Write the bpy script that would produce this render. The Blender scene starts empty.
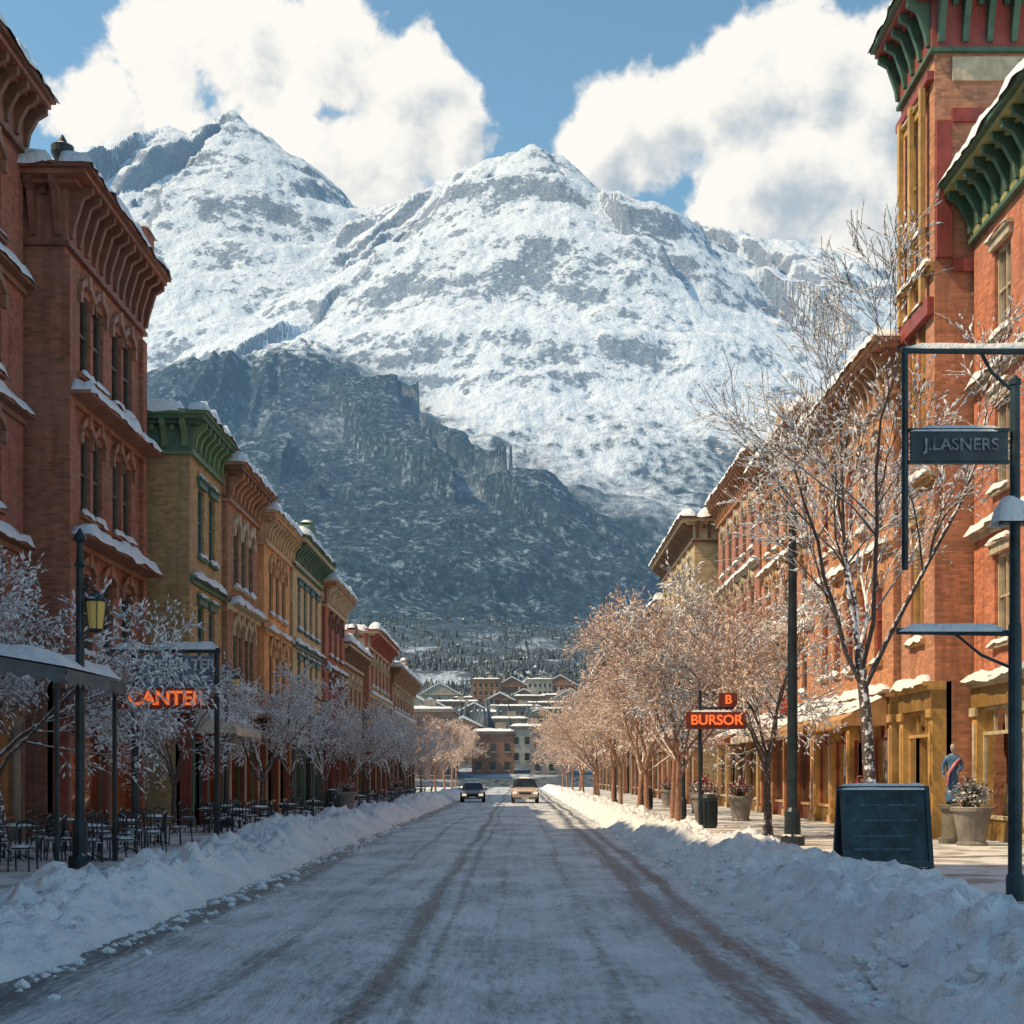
import bpy, math, random
import numpy as np
from mathutils import Vector, noise as mnoise
random.seed(7)
F=1400.0; VX=520.0; VY=775.0; HC=2.0
def PX(x,Z): return (x-VX)*Z/F
def PZ(y,Z): return (VY-y)*Z/F+HC
scene=bpy.context.scene
COL=scene.collection
# ------------------------------------------------------------ noise (numpy)
_r=np.random.default_rng(11)
PERM=_r.permutation(256); PERM=np.concatenate([PERM,PERM]); ANG=_r.random(256)*2*np.pi
GC=np.cos(ANG); GS=np.sin(ANG)
def pn(x,y,s=0):
    x=np.asarray(x,float)+s*17.3; y=np.asarray(y,float)+s*9.1
    xi=np.floor(x).astype(int); yi=np.floor(y).astype(int); xf=x-xi; yf=y-yi
    u=xf*xf*xf*(xf*(xf*6-15)+10); v=yf*yf*yf*(yf*(yf*6-15)+10)
    def g(ix,iy,dx,dy):
        a=PERM[(PERM[ix&255]+iy)&255]
        return GC[a]*dx+GS[a]*dy
    a=g(xi,yi,xf,yf); b=g(xi+1,yi,xf-1,yf); c=g(xi,yi+1,xf,yf-1); d=g(xi+1,yi+1,xf-1,yf-1)
    return (a*(1-u)+b*u)*(1-v)+(c*(1-u)+d*u)*v
def fbm(x,y,o=5,s=0,g=.5):
    t=0;a=1
    for i in range(o):
        t=t+a*pn(x,y,s+i); x=x*2.03; y=y*2.03; a*=g
    return t
def ridged(x,y,o=5,s=0,g=.5):
    t=0;a=1
    for i in range(o):
        t=t+a*(1-np.abs(pn(x,y,s+i))*2.2); x=x*2.07; y=y*2.07; a*=g
    return t/2
# ------------------------------------------------------------ node helpers
class NT:
    def __init__(s,nt): s.nt=nt
    def n(s,t,**k):
        nd=s.nt.nodes.new(t)
        for a,b in k.items(): setattr(nd,a,b)
        return nd
    def l(s,a,b): s.nt.links.new(a,b)
    def set(s,sock,v):
        if isinstance(v,bpy.types.NodeSocket): s.l(v,sock)
        else:
            if hasattr(sock.default_value,'__len__') and not hasattr(v,'__len__'): v=[v]*len(sock.default_value)
            if hasattr(sock.default_value,'__len__') and len(sock.default_value)==4 and len(v)==3: v=(*v,1)
            sock.default_value=v
    def m(s,op,a,b=0,c=0,clamp=False):
        nd=s.n('ShaderNodeMath',operation=op,use_clamp=clamp)
        s.set(nd.inputs[0],a)
        s.set(nd.inputs[1],b)
        if op in('MULTIPLY_ADD','SMOOTH_MAX','SMOOTH_MIN'): s.set(nd.inputs[2],c)
        return nd.outputs[0]
    def vm(s,op,a,b=(0,0,0)):
        nd=s.n('ShaderNodeVectorMath',operation=op); s.set(nd.inputs[0],a); s.set(nd.inputs[1],b)
        return nd.outputs['Value'] if op in('DISTANCE','LENGTH','DOT_PRODUCT') else nd.outputs[0]
    def mix(s,f,a,b,bt='MIX'):
        nd=s.n('ShaderNodeMix',data_type='RGBA',blend_type=bt)
        s.set(nd.inputs[0],f); s.set(nd.inputs[6],a); s.set(nd.inputs[7],b); return nd.outputs[2]
    def ss(s,v,a,b,o0=0.,o1=1.):
        nd=s.n('ShaderNodeMapRange',interpolation_type='SMOOTHSTEP'); s.set(nd.inputs[0],v)
        nd.inputs[1].default_value=a; nd.inputs[2].default_value=b; nd.inputs[3].default_value=o0; nd.inputs[4].default_value=o1
        return nd.outputs[0]
    def noise(s,vec,scale,detail=4,rough=.55,dist=0):
        nd=s.n('ShaderNodeTexNoise'); s.set(nd.inputs['Vector'],vec); nd.inputs['Scale'].default_value=scale
        nd.inputs['Detail'].default_value=detail; nd.inputs['Roughness'].default_value=rough; nd.inputs['Distortion'].default_value=dist
        return nd.outputs['Fac']
    def geo(s):
        g=s.n('ShaderNodeNewGeometry'); return g.outputs['Position'],g.outputs['Normal']
    def sep(s,v):
        nd=s.n('ShaderNodeSeparateXYZ'); s.l(v,nd.inputs[0]); return nd.outputs
    def comb(s,x,y,z):
        nd=s.n('ShaderNodeCombineXYZ'); s.set(nd.inputs[0],x); s.set(nd.inputs[1],y); s.set(nd.inputs[2],z); return nd.outputs[0]
    def bump(s,h,st,dist):
        nd=s.n('ShaderNodeBump'); nd.inputs['Strength'].default_value=st; nd.inputs['Distance'].default_value=dist; s.l(h,nd.inputs['Height']); return nd.outputs[0]
def new_mat(name):
    m=bpy.data.materials.new(name); m.use_nodes=True; nt=NT(m.node_tree)
    m.cycles.emission_sampling='NONE'
    b=m.node_tree.nodes['Principled BSDF']; return m,nt,b
SNOW=(.82,.84,.87)
MATS={}
def surf(name,col,rough=.65,metal=0.,var=.3,ns=2.5,snow=0.,bump=.0,brick=False,obj=False,spec=.4,sn_amp=.9):
    if name in MATS: return MATS[name]
    m,nt,b=new_mat(name); pos,nor=nt.geo()
    tc=pos
    if obj:
        tc=nt.n('ShaderNodeTexCoord').outputs['Object']
    p=nt.sep(tc)
    dark=tuple(c*(1-var) for c in col); lite=tuple(min(1,c*(1+var*.8)) for c in col)
    n1=nt.noise(tc,ns,3,.7)
    c=nt.mix(nt.ss(n1,.3,.7),dark,lite)
    h=None
    if brick:
        v=nt.comb(nt.m('ADD',p[0],p[1]),p[2],0)
        br=nt.n('ShaderNodeTexBrick'); nt.l(v,br.inputs['Vector'])
        br.inputs['Scale'].default_value=1; br.inputs['Brick Width'].default_value=.27; br.inputs['Row Height'].default_value=.10
        br.inputs['Mortar Size'].default_value=.010; br.inputs['Mortar Smooth'].default_value=.3
        br.inputs['Color1'].default_value=(*[q*.55 for q in col],1); br.inputs['Color2'].default_value=(*[min(1,q*1.45) for q in col],1)
        br.inputs['Mortar'].default_value=(*[q*.5+.12 for q in col],1)
        c=nt.mix(.35,br.outputs['Color'],c)
        h=br.outputs['Fac']
    if not obj:
        sv=nt.vm('MULTIPLY',tc,(1.6,1.6,.18))
        st=nt.noise(sv,1.5,3,.65)
        c=nt.mix(nt.ss(st,.48,.72,0,.6),c,tuple(q*.42 for q in col))
        big=nt.noise(tc,.35,2,.5)
        c=nt.mix(nt.ss(big,.45,.7,0,.35),c,tuple(min(1,q*.6+.09) for q in col))
    if snow>0:
        nz=nt.sep(nor)[2]
        sn=nt.noise(tc,9,2,.6)
        f=nt.ss(nt.m('ADD',nz,nt.m('MULTIPLY_ADD',sn,sn_amp,-.5*sn_amp)),1-snow,1-snow+.15)
        c=nt.mix(f,c,SNOW)
    nt.set(b.inputs['Base Color'],c)
    b.inputs['Roughness'].default_value=rough; b.inputs['Metallic'].default_value=metal
    b.inputs['Specular IOR Level'].default_value=spec
    if bump>0 and h is not None:
        bn=nt.bump(h,bump,.015); bn.node.invert=True; nt.l(bn,b.inputs['Normal'])
    MATS[name]=m; return m
def snow_mat():
    m,nt,b=new_mat('snow'); pos,nor=nt.geo()
    n1=nt.noise(pos,.9,2,.6); n2=nt.noise(pos,10,4,.75)
    c=nt.mix(nt.ss(n1,.35,.7),(.76,.79,.83),(.88,.89,.90))
    c=nt.mix(nt.ss(n2,.58,.75,0,.3),c,(.50,.50,.49))
    nt.set(b.inputs['Base Color'],c); b.inputs['Roughness'].default_value=.75
    b.inputs['Specular IOR Level'].default_value=.25
    nt.l(nt.bump(nt.noise(pos,5,5,.68),.9,.14),b.inputs['Normal']); return m
M_SNOW=snow_mat()
def glass_mat(name,tint=(.75,.85,.9),refl=.3):
    m,nt,b=new_mat(name)
    out=m.node_tree.nodes['Material Output']; m.node_tree.nodes.remove(b)
    tr=nt.n('ShaderNodeBsdfTransparent'); tr.inputs[0].default_value=(*tint,1)
    gl=nt.n('ShaderNodeBsdfGlossy'); gl.inputs['Roughness'].default_value=.04
    pos,nor=nt.geo(); nb=nt.bump(nt.noise(pos,1.3,1,.5),.25,.08); nt.l(nb,gl.inputs['Normal'])
    lw=nt.n('ShaderNodeLayerWeight'); lw.inputs[0].default_value=.25
    f=nt.m('MULTIPLY_ADD',lw.outputs['Fresnel'],.75,refl,clamp=True)
    mx=nt.n('ShaderNodeMixShader'); nt.l(f,mx.inputs[0]); nt.l(tr.outputs[0],mx.inputs[1]); nt.l(gl.outputs[0],mx.inputs[2]); nt.l(mx.outputs[0],out.inputs[0])
    return m
M_GLASS=glass_mat('window_glass',refl=.22); M_SHOP=glass_mat('shop_glass',(.95,.95,.95),.06)
def emis(name,col,st,base=(.3,.2,.1),noisy=False):
    m,nt,b=new_mat(name); b.inputs['Base Color'].default_value=(*base,1)
    pos,nor=nt.geo()
    if noisy:
        f=nt.ss(nt.noise(pos,1.7,3,.7),.35,.7)
        c=nt.mix(f,tuple(q*.06 for q in col),col)
        nt.set(b.inputs['Emission Color'],c)
    else: b.inputs['Emission Color'].default_value=(*col,1)
    b.inputs['Emission Strength'].default_value=st; return m
M_ROOM=emis('shop_interior_glow',(1,.5,.18),1.0,(.35,.2,.1),True)  # lamplight put into the shop back wall as a patchy warm glow
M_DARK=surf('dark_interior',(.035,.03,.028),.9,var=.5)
M_BLIND=surf('window_blind',(.5,.43,.32),.8,var=.15)
M_NEON=emis('neon_orange',(1,.20,.04),.75,(.6,.1,.02))
M_LAMP=emis('lamp_glass',(1,.62,.12),.04,(.55,.40,.12))
M_IRON=surf('painted_iron',(.025,.04,.05),.45,.3,var=.4,snow=.22,obj=True)
M_TEAL=surf('teal_paint',(.018,.045,.058),.5,var=.5,snow=.2,obj=True)
# ------------------------------------------------------------ mesh building
class MB:
    def __init__(s): s.d={}
    def get(s,role): return s.d.setdefault(role,([],[]))
    def add(s,role,vs,fs):
        V,Fc=s.get(role); o=len(V); V.extend(vs); Fc.extend([tuple(i+o for i in f) for f in fs])
    def build(s,name,mats,smooth=(),loc=None):
        e=bpy.data.objects.new(name,None); COL.objects.link(e); e.empty_display_size=.3
        for r,(V,Fc) in s.d.items():
            me=bpy.data.meshes.new(r); me.from_pydata([tuple(v) for v in V],[],Fc)
            me.materials.append(mats[r]); 
            if r in smooth: me.polygons.foreach_set('use_smooth',[True]*len(me.polygons))
            ob=bpy.data.objects.new(r,me); COL.objects.link(ob); ob.parent=e
        if loc is not None: e.location=loc
        return e
def instance(e,loc,rz=0,sc=1):
    n=e.name.split('.')[0]
    c=bpy.data.objects.new(n,None); COL.objects.link(c); c.location=loc; c.rotation_euler=(0,0,rz)
    c.scale=(sc,sc,sc) if not hasattr(sc,'__len__') else sc
    for ch in e.children:
        o=bpy.data.objects.new(ch.name.split('.')[0],ch.data); COL.objects.link(o); o.parent=c
        o.location=ch.location; o.rotation_euler=ch.rotation_euler; o.scale=ch.scale
    return c
class Fr:
    def __init__(s,o,u,n):
        s.o=Vector(o);s.u=Vector(u);s.n=Vector(n); s.flip=(s.u.cross(s.n).z<0)
    def p(s,u,n,z): return s.o+s.u*u+s.n*n+Vector((0,0,z))
WF=Fr((0,0,0),(1,0,0),(0,1,0))
BF=[(0,3,2,1),(4,5,6,7),(0,1,5,4),(1,2,6,5),(2,3,7,6),(3,0,4,7)]
def hexa(mb,role,pts,flip=False):
    fs=BF if not flip else [f[::-1] for f in BF]
    mb.add(role,pts,fs)
def box(mb,role,fr,u0,u1,n0,n1,z0,z1):
    P=fr.p
    hexa(mb,role,[P(u0,n0,z0),P(u1,n0,z0),P(u1,n1,z0),P(u0,n1,z0),P(u0,n0,z1),P(u1,n0,z1),P(u1,n1,z1),P(u0,n1,z1)],fr.flip)
def prism(mb,role,fr,prof,u0,u1):
    k=len(prof); vs=[fr.p(u0,a,b) for a,b in prof]+[fr.p(u1,a,b) for a,b in prof]
    fs=[tuple(range(k))[::-1],tuple(range(k,2*k))]+[(i,(i+1)%k,(i+1)%k+k,i+k) for i in range(k)]
    if fr.flip: fs=[f[::-1] for f in fs]
    mb.add(role,vs,fs)
def snowcap(mb,fr,u0,u1,n0,n1,z,t,res=.3,role='snow',lip=.03,droop=.05):
    nu=max(3,min(90,int((u1-u0)/res)+2)); nn=max(4,min(24,int((n1-n0)/res)+3))
    vs=[];fs=[]
    for i in range(nu+1):
        for j in range(nn+1):
            a=i/nu;b=j/nn
            ea=max(0,1-abs(2*a-1)**(2+nu*.6))**.5; eb=max(0,1-abs(2*b-1)**4)**.5
            u=u0+(u1-u0)*a;n=n0+(n1-n0)*b; P=fr.p(u,n,z)
            k=mnoise.noise(P*1.1)*.9+mnoise.noise(P*3.1)*.5
            hh=t*ea*eb*(.75+.6*k)
            out=lip*(1+1.5*mnoise.noise(P*2.3+Vector((5,0,0)))) if j==nn else 0
            dr=droop*(1+1.4*mnoise.noise(P*1.9+Vector((0,9,0)))) if j==nn else .05
            vs.append(fr.p(u,n+out,z+(hh if hh>.0 else 0)-(dr if (j in(0,nn) or i in(0,nu)) else 0)))
    for i in range(nu):
        for j in range(nn):
            q=(i*(nn+1)+j,(i+1)*(nn+1)+j,(i+1)*(nn+1)+j+1,i*(nn+1)+j+1)
            fs.append(q[::-1] if fr.flip else q)
    mb.add(role,vs,fs)
def tube(V,Fc,pts,rad,k,cap=True):
    base=len(V); n=len(pts)
    for i,p in enumerate(pts):
        d=(pts[min(i+1,n-1)]-pts[max(i-1,0)])
        if d.length<1e-6: d=Vector((0,0,1))
        d.normalize(); a=d.cross(Vector((.31,.95,.02)) if abs(d.z)>.6 else Vector((0,0,1))); a.normalize(); b=d.cross(a)
        r=rad[i]
        for j in range(k):
            t=2*math.pi*j/k; V.append(p+a*(math.cos(t)*r)+b*(math.sin(t)*r))
    for i in range(n-1):
        for j in range(k):
            Fc.append((base+i*k+j,base+i*k+(j+1)%k,base+(i+1)*k+(j+1)%k,base+(i+1)*k+j))
    if cap:
        Fc.append(tuple(base+j for j in range(k))[::-1]); Fc.append(tuple(base+(n-1)*k+j for j in range(k)))
def mtube(mb,role,pts,rad,k=10):
    V,Fc=mb.get(role); pts=[Vector(p) for p in pts]
    if not hasattr(rad,'__len__'): rad=[rad]*len(pts)
    tube(V,Fc,pts,rad,k)
# ------------------------------------------------------------ building parts
def window(mb,fr,a,b,s,t,hood='arc',snowy=True,rg=random):
    f=.07
    box(mb,'window_frame',fr,a,a+f,-.24,-.10,s,t); box(mb,'window_frame',fr,b-f,b,-.24,-.10,s,t)
    box(mb,'window_frame',fr,a+f,b-f,-.24,-.10,t-f,t); box(mb,'window_frame',fr,a+f,b-f,-.24,-.10,s,s+f)
    mid=s+(t-s)*.52
    box(mb,'window_frame',fr,a+f,b-f,-.23,-.12,mid-.03,mid+.03)
    if b-a>1.25: 
        c=(a+b)/2; box(mb,'window_frame',fr,c-.03,c+.03,-.235,-.115,s+f,mid-.03); box(mb,'window_frame',fr,c-.03,c+.03,-.235,-.115,mid+.03,t-f)
    P=fr.p; q=[P(a+f,-.18,s+f),P(b-f,-.18,s+f),P(b-f,-.18,t-f),P(a+f,-.18,t-f)]
    mb.add('window_glass',q,[(0,1,2,3)])
    bl=rg.random()
    if bl<.75:
        zb=t-(t-s)*rg.uniform(.15,.75)
        box(mb,'blinds',fr,a+f,b-f,-.34,-.32,zb,t)
    if bl>.5:
        box(mb,'blinds',fr,a+f,a+f+(b-a)*.18,-.38,-.36,s,t); box(mb,'blinds',fr,b-f-(b-a)*.18,b-f,-.38,-.36,s,t)
    box(mb,'trim',fr,a-.14,b+.14,0,.14,s-.16,s)
    if snowy: snowcap(mb,fr,a-.14,b+.14,.0,.18,s,.17,.3,droop=.08)
    if hood=='arc':
        k=6; w=(b-a)/2+.12; cx=(a+b)/2; r=.32
        for i in range(k):
            x0=-w+2*w*i/k; x1=-w+2*w*(i+1)/k
            z0=r*(1-(x0/w)**2); z1=r*(1-(x1/w)**2)
            h=.22
            pts=[P(cx+x0,0,t+z0-.02),P(cx+x1,0,t+z1-.02),P(cx+x1,.13,t+z1-.02),P(cx+x0,.13,t+z0-.02),P(cx+x0,0,t+z0+h),P(cx+x1,0,t+z1+h),P(cx+x1,.13,t+z1+h),P(cx+x0,.13,t+z0+h)]
            hexa(mb,'trim',pts,fr.flip)
        box(mb,'trim',fr,cx-.1,cx+.1,.0,.19,t+r-.12,t+r+.3)
        for sx in(-1,1):
            box(mb,'trim',fr,cx+sx*w-.09,cx+sx*w+.09,.003,.12,t-.35,t-.023)
    elif hood=='flat':
        box(mb,'trim',fr,a-.16,b+.16,0,.12,t,t+.24); box(mb,'trim',fr,a-.22,b+.22,0,.2,t+.24,t+.34)
        if snowy: snowcap(mb,fr,a-.22,b+.22,0,.2,t+.34,.14,.3)
def wall_floor(mb,fr,L,z0,z1,wins,s,t,T=.35,role='walls',**k):
    x=0
    for (a,b) in wins:
        box(mb,role,fr,x,a,-T,0,z0,z1)
        box(mb,role,fr,a,b,-T,0,z0,s); box(mb,role,fr,a,b,-T,0,t,z1)
        window(mb,fr,a,b,s,t,**k); x=b
    box(mb,role,fr,x,L,-T,0,z0,z1)
def win_layout(L,n,w,group=1,margin=.9):
    res=[];pitch=(L-2*margin)/n
    for i in range(n):
        c=margin+pitch*(i+.5)
        if group==1: res.append((c-w/2,c+w/2))
        else:
            g=.28
            res.append((c-w-g/2,c-g/2)); res.append((c+g/2,c+w+g/2))
    return res
def cornice(mb,fr,u0,u1,H,ov=.8,fh=1.0,u_over=None,br=.75,snow=.5,side=False):
    uo=0 if u_over is None else u_over
    k=lambda o: u0-(o if uo else 0)
    box(mb,'cornice',fr,k(.10),u1,0,.10,H-fh-.35,H-.42)
    box(mb,'cornice_accent',fr,k(.17),u1,0,.17,H-fh-.47,H-fh-.35)
    n=max(2,int((u1-u0)/.36))
    for i in range(n):
        c=u0+(i+.5)*(u1-u0)/n
        box(mb,'cornice_accent',fr,c-.08,c+.08,.10,.24,H-.62,H-.42)
    box(mb,'cornice',fr,k(ov*.5),u1,0,ov*.5,H-.42,H-.30)
    box(mb,'cornice',fr,k(ov*.85),u1,0,ov*.85,H-.30,H-.16)
    box(mb,'cornice_accent',fr,k(ov),u1,0,ov,H-.16,H)
    n=max(2,int((u1-u0)/br)+1)
    for i in range(n):
        c=u0+.15+(u1-u0-.3)*i/(n-1)
        prism(mb,'brackets',fr,[(.10,H-fh-.2),(.2,H-fh-.2),(.26,H-fh+.15),(ov*.5,H-.66),(ov*.78,H-.5),(ov*.78,H-.303),(ov*.5+.004,H-.303),(ov*.5+.004,H-.423),(.10,H-.423)],c-.09,c+.09)
    snowcap(mb,fr,k(ov+.04),u1,-.02 if not side else 0,ov+.03,H,snow,.3,lip=.06,droop=.11)
def storefront(mb,fr,L,gh,bays,rg,door_w=1.1,lit=True):
    z0=.15; T=.5; P=fr.p
    pw=.42; pitch=(L-pw)/bays
    for i in range(bays+1):
        c=pw/2+pitch*i
        box(mb,'shop_piers',fr,c-pw/2,c+pw/2,-T,.06,0,gh-.75)
        box(mb,'shop_trim',fr,c-pw/2-.06,c+pw/2+.06,.06,.13,0,.45)
        box(mb,'shop_trim',fr,c-pw/2-.06,c+pw/2+.06,.06,.14,gh-1.0,gh-.75)
        box(mb,'shop_trim',fr,c-.1,c+.1,.06,.10,.6,gh-1.2)
    for i in range(bays):
        a=pw+pitch*i; b=a+pitch-pw
        isdoor=(i%2==rg.randint(0,1)) if bays>1 else True
        n=-.18; top=gh-.75
        tz=top-.75
        box(mb,'shop_frame',fr,a,b,n-.06,n+.06,tz-.05,tz+.05)
        box(mb,'shop_frame',fr,a,b,n-.06,n+.06,top-.08,top)
        nt=max(2,int((b-a)/.8))
        for j in range(1,nt):
            c=a+(b-a)*j/nt; box(mb,'shop_frame',fr,c-.025,c+.025,n-.05,n+.05,tz+.05,top-.08)
        if isdoor:
            c=(a+b)/2; d=door_w/2
            segs=[(a,c-d),(c+d,b)]
            nd=n-.5
            box(mb,'shop_frame',fr,c-d,c-d+.12,nd-.05,nd+.05,z0,tz-.05); box(mb,'shop_frame',fr,c+d-.12,c+d,nd-.05,nd+.05,z0,tz-.05)
            box(mb,'shop_frame',fr,c-d+.12,c+d-.12,nd-.04,nd+.04,z0,z0+.8); box(mb,'shop_frame',fr,c-d+.12,c+d-.12,nd-.04,nd+.04,2.3,2.42)
            mb.add('shop_glass',[P(c-d,nd,z0),P(c+d,nd,z0),P(c+d,nd,tz),P(c-d,nd,tz)],[(0,1,2,3)])
            box(mb,'shop_frame',fr,c-d-.05,c-d,nd,n+.05,z0,tz-.05); box(mb,'shop_frame',fr,c+d,c+d+.05,nd,n+.05,z0,tz-.05)
        else: segs=[(a,b)]
        for (x,y) in segs:
            if y-x<.25: box(mb,'shop_frame',fr,x,y,n-.06,n+.06,z0,tz-.05); continue
            box(mb,'shop_panel',fr,x,y,n-.1,n+.08,0,.75)
            box(mb,'shop_trim',fr,x,y,n-.1,n+.14,.75,.85)
            mb.add('shop_glass',[P(x,n,.85),P(y,n,.85),P(y,n,tz-.05),P(x,n,tz-.05)],[(0,1,2,3)])
            box(mb,'shop_frame',fr,x,x+.07,n-.05,n+.05,.85,tz-.05); box(mb,'shop_frame',fr,y-.07,y,n-.05,n+.05,.85,tz-.05)
            for q in range(rg.randint(2,4)):
                cx=rg.uniform(x+.2,y-.2); hh=rg.uniform(.3,1.0)
                box(mb,rg.choice(['goods_a','goods_b']),fr,cx-.12,cx+.12,n-.7,n-.45,.85,.85+hh)
        mb.add('shop_glass',[P(a,n,tz+.05),P(b,n,tz+.05),P(b,n,top-.08),P(a,n,top-.08)],[(0,1,2,3)])
    box(mb,'shop_floor',fr,0,L,-2.4,-T,0,.14)
    box(mb,'shop_interior_glow' if lit else 'dark_interior',fr,.36,L-.36,-2.6,-2.4,0,gh-.6)
    box(mb,'shop_sign_band',fr,0,L,-T,.10,gh-.75,gh-.18)
    box(mb,'shop_trim',fr,0,L,-T,.2,gh-.18,gh-.06); box(mb,'shop_trim',fr,0,L,-T,.34,gh-.06,gh+.06)
    snowcap(mb,fr,0,L,.0,.36,gh+.06,.26,.3,lip=.05,droop=.09)
def awning(mb,fr,u0,u1,z,drop=.8,proj=1.6,role='awning',snowy=True):
    P=fr.p
    prism(mb,role,fr,[(.13,z),(.13,z-.05),(proj,z-drop-.05),(proj,z-drop)][::-1] ,u0,u1)
    n=max(3,int((u1-u0)/.35))
    for i in range(n):
        a=u0+(u1-u0)*i/n;b=u0+(u1-u0)*(i+1)/n; m=(a+b)/2
        vs=[P(a,proj+.012,z-drop),P(b,proj+.012,z-drop),P(b,proj+.012,z-drop-.22),P(m,proj+.012,z-drop-.32),P(a,proj+.012,z-drop-.22)]
        mb.add(role,vs,[(0,1,2,3,4)])
    for e in(u0,u1-.04): prism(mb,role,fr,[(.13,z-.06),(.13,z-drop-.2),(proj,z-drop-.2),(proj,z-drop-.06)][::-1],e,e+.04)
    if snowy:
        k=max(3,int((u1-u0)/.3)); vs=[];fs=[]; m=6
        for i in range(k+1):
            for j in range(m+1):
                u=u0+(u1-u0)*i/k; t=j/m*.7; nn=.1+(proj-.05)*t; zz=z-drop*t
                e=max(0,1-abs(2*t/.7-1)**4)**.5*(0 if i in(0,k) else 1)
                q=P(u,nn+.25*t*mnoise.noise(P(u*1.3,0,0)),zz); vs.append(q+Vector((0,0,.015+.2*e*(.7+.8*mnoise.noise(q*1.5)))))
        for i in range(k):
            for j in range(m):
                q=(i*(m+1)+j,(i+1)*(m+1)+j,(i+1)*(m+1)+j+1,i*(m+1)+j+1); fs.append(q[::-1] if fr.flip else q)
        mb.add('snow',vs,fs)
def building(name,side,X,y0,y1,H,wall,trim,corn,accent,shop,rows,depth=13,gh=4.7,ov=.8,fh=1.0,hood='arc',brick=True,
             awn=None,seed=1,bays=2,side_wins=False,lit=True,frame=None,piers=False,ledge=.26,parapet=False):
    rg=random.Random(seed); L=y1-y0
    fr=Fr((X,y0,0),(0,1,0),(-side,0,0)); sf=Fr((X,y0,0),(side,0,0),(0,-1,0))
    mb=MB()
    storefront(mb,fr,L,gh,bays,rg,lit=lit)
    top=H-fh-.47
    nf=len(rows); fhgt=(top-gh-.06)/nf
    for i,(n,w,g) in enumerate(rows):
        z0=gh+.06+fhgt*i; z1=z0+fhgt
        s=z0+fhgt*.22; t=z0+fhgt*.80
        wall_floor(mb,fr,L,z0,z1,win_layout(L,n,w,g),s,t,hood=hood,rg=rg)
        if i>0:
            box(mb,'trim',fr,0,L,.002,.12,z0-.22,z0-.06); box(mb,'trim',fr,0,L,.002,ledge,z0-.06,z0+.05)
            snowcap(mb,fr,0,L,.0,ledge+.03,z0+.05,.14+ledge*.5,.35,lip=.05,droop=.08)
    box(mb,'walls',fr,0,L,-.35,0,top,H-.02)
    if piers:
        for c in (0.25,L-.25):
            for i in range(nf):
                z0=gh+.06+fhgt*i
                box(mb,'walls',fr,c-.245,c+.245,.002,.15,z0+(.05 if i else 0),z0+fhgt-.24)
    if side_wins:
        s2=Fr((X+side*.35,y0,0),(side,0,0),(0,-1,0)); D=depth-.35
        box(mb,'walls',s2,0,D,-.35,0,0,gh+.06)
        for i in range(nf):
            z0=gh+.06+fhgt*i
            wall_floor(mb,s2,D,z0,z0+fhgt,win_layout(D,4,.95,1,.6),z0+fhgt*.24,z0+fhgt*.8,hood=hood,rg=rg)
        box(mb,'walls',s2,0,D,-.35,0,top,H-.02)
    else:
        box(mb,'walls',fr,0,.35,-depth,-.35,0,H-.02)
    box(mb,'walls',fr,L-.35,L,-depth,-.35,0,H-.02)
    box(mb,'walls',fr,.35,L-.35,-depth,-depth+.35,0,H-.02)
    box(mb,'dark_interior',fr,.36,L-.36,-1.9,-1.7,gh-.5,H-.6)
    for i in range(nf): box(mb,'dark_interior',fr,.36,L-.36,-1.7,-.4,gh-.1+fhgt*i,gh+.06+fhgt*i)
    box(mb,'roof',fr,.35,L-.35,-depth+.35,-.35,H-.5,H-.3)
    snowcap(mb,fr,.3,L-.3,-depth+.3,-.3,H-.3,.35,.9)
    cornice(mb,fr,0,L,H,ov,fh,u_over=True)
    cornice(mb,sf,0,min(depth,6),H,ov,fh,u_over=None,side=True)
    if parapet:
        c=L/2; w=min(1.6,L*.25)
        box(mb,'cornice',fr,c-w,c+w,-.3,.12,H+.004,H+.9); prism(mb,'cornice_accent',Fr(fr.p(c-w-.2,-.34,0),fr.n,fr.u),[(0,H+.9),(2*w+.4,H+.9),(w+.2,H+1.7)],0,.6)
        snowcap(mb,fr,c-w*.6,c+w*.6,-.3,.2,H+1.45,.3,.3)
    if awn:
        for (a,b,z,kind) in awn: awning(mb,fr,a,b,z,role='awning')
    W=surf('wall_'+name+str(seed),wall,.85,brick=brick,bump=.5 if brick else 0,var=.28)
    Tm=surf('paint_%.2f%.2f%.2f'%trim,trim,.6,var=.25)
    C=surf('paint_%.2f%.2f%.2f'%corn,corn,.6,var=.25); A=surf('paint_%.2f%.2f%.2f'%accent,accent,.6,var=.25)
    S=surf('paint_%.2f%.2f%.2f'%shop,shop,.5,var=.25)
    sd=tuple(q*.45 for q in shop); S2=surf('paint_%.2f%.2f%.2f'%sd,sd,.5,var=.25)
    fm=frame or (.12,.10,.08)
    mats=dict(walls=W,trim=Tm,cornice=C,cornice_accent=A,brackets=A,shop_piers=S,shop_trim=Tm,shop_frame=surf('paint_%.2f%.2f%.2f'%fm,fm,.5),shop_panel=S2,
      shop_sign_band=S2,shop_glass=M_SHOP,window_glass=M_GLASS,window_frame=surf('paint_%.2f%.2f%.2f'%fm,fm,.5),blinds=M_BLIND,dark_interior=M_DARK,
      shop_interior_glow=M_ROOM,shop_floor=M_DARK,roof=M_DARK,snow=M_SNOW,goods_a=surf('goods_red',(.4,.1,.05)),goods_b=surf('goods_cream',(.5,.45,.35)),
      awning=surf('awning_'+str(seed%3),[(.66,.57,.45),(.30,.10,.06),(.5,.28,.12)][seed%3],.8,var=.15))
    return mb,fr,sf,mats
SMOOTH=('snow',)
def done(name,t): return t[0].build(name,t[3],SMOOTH)
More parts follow.
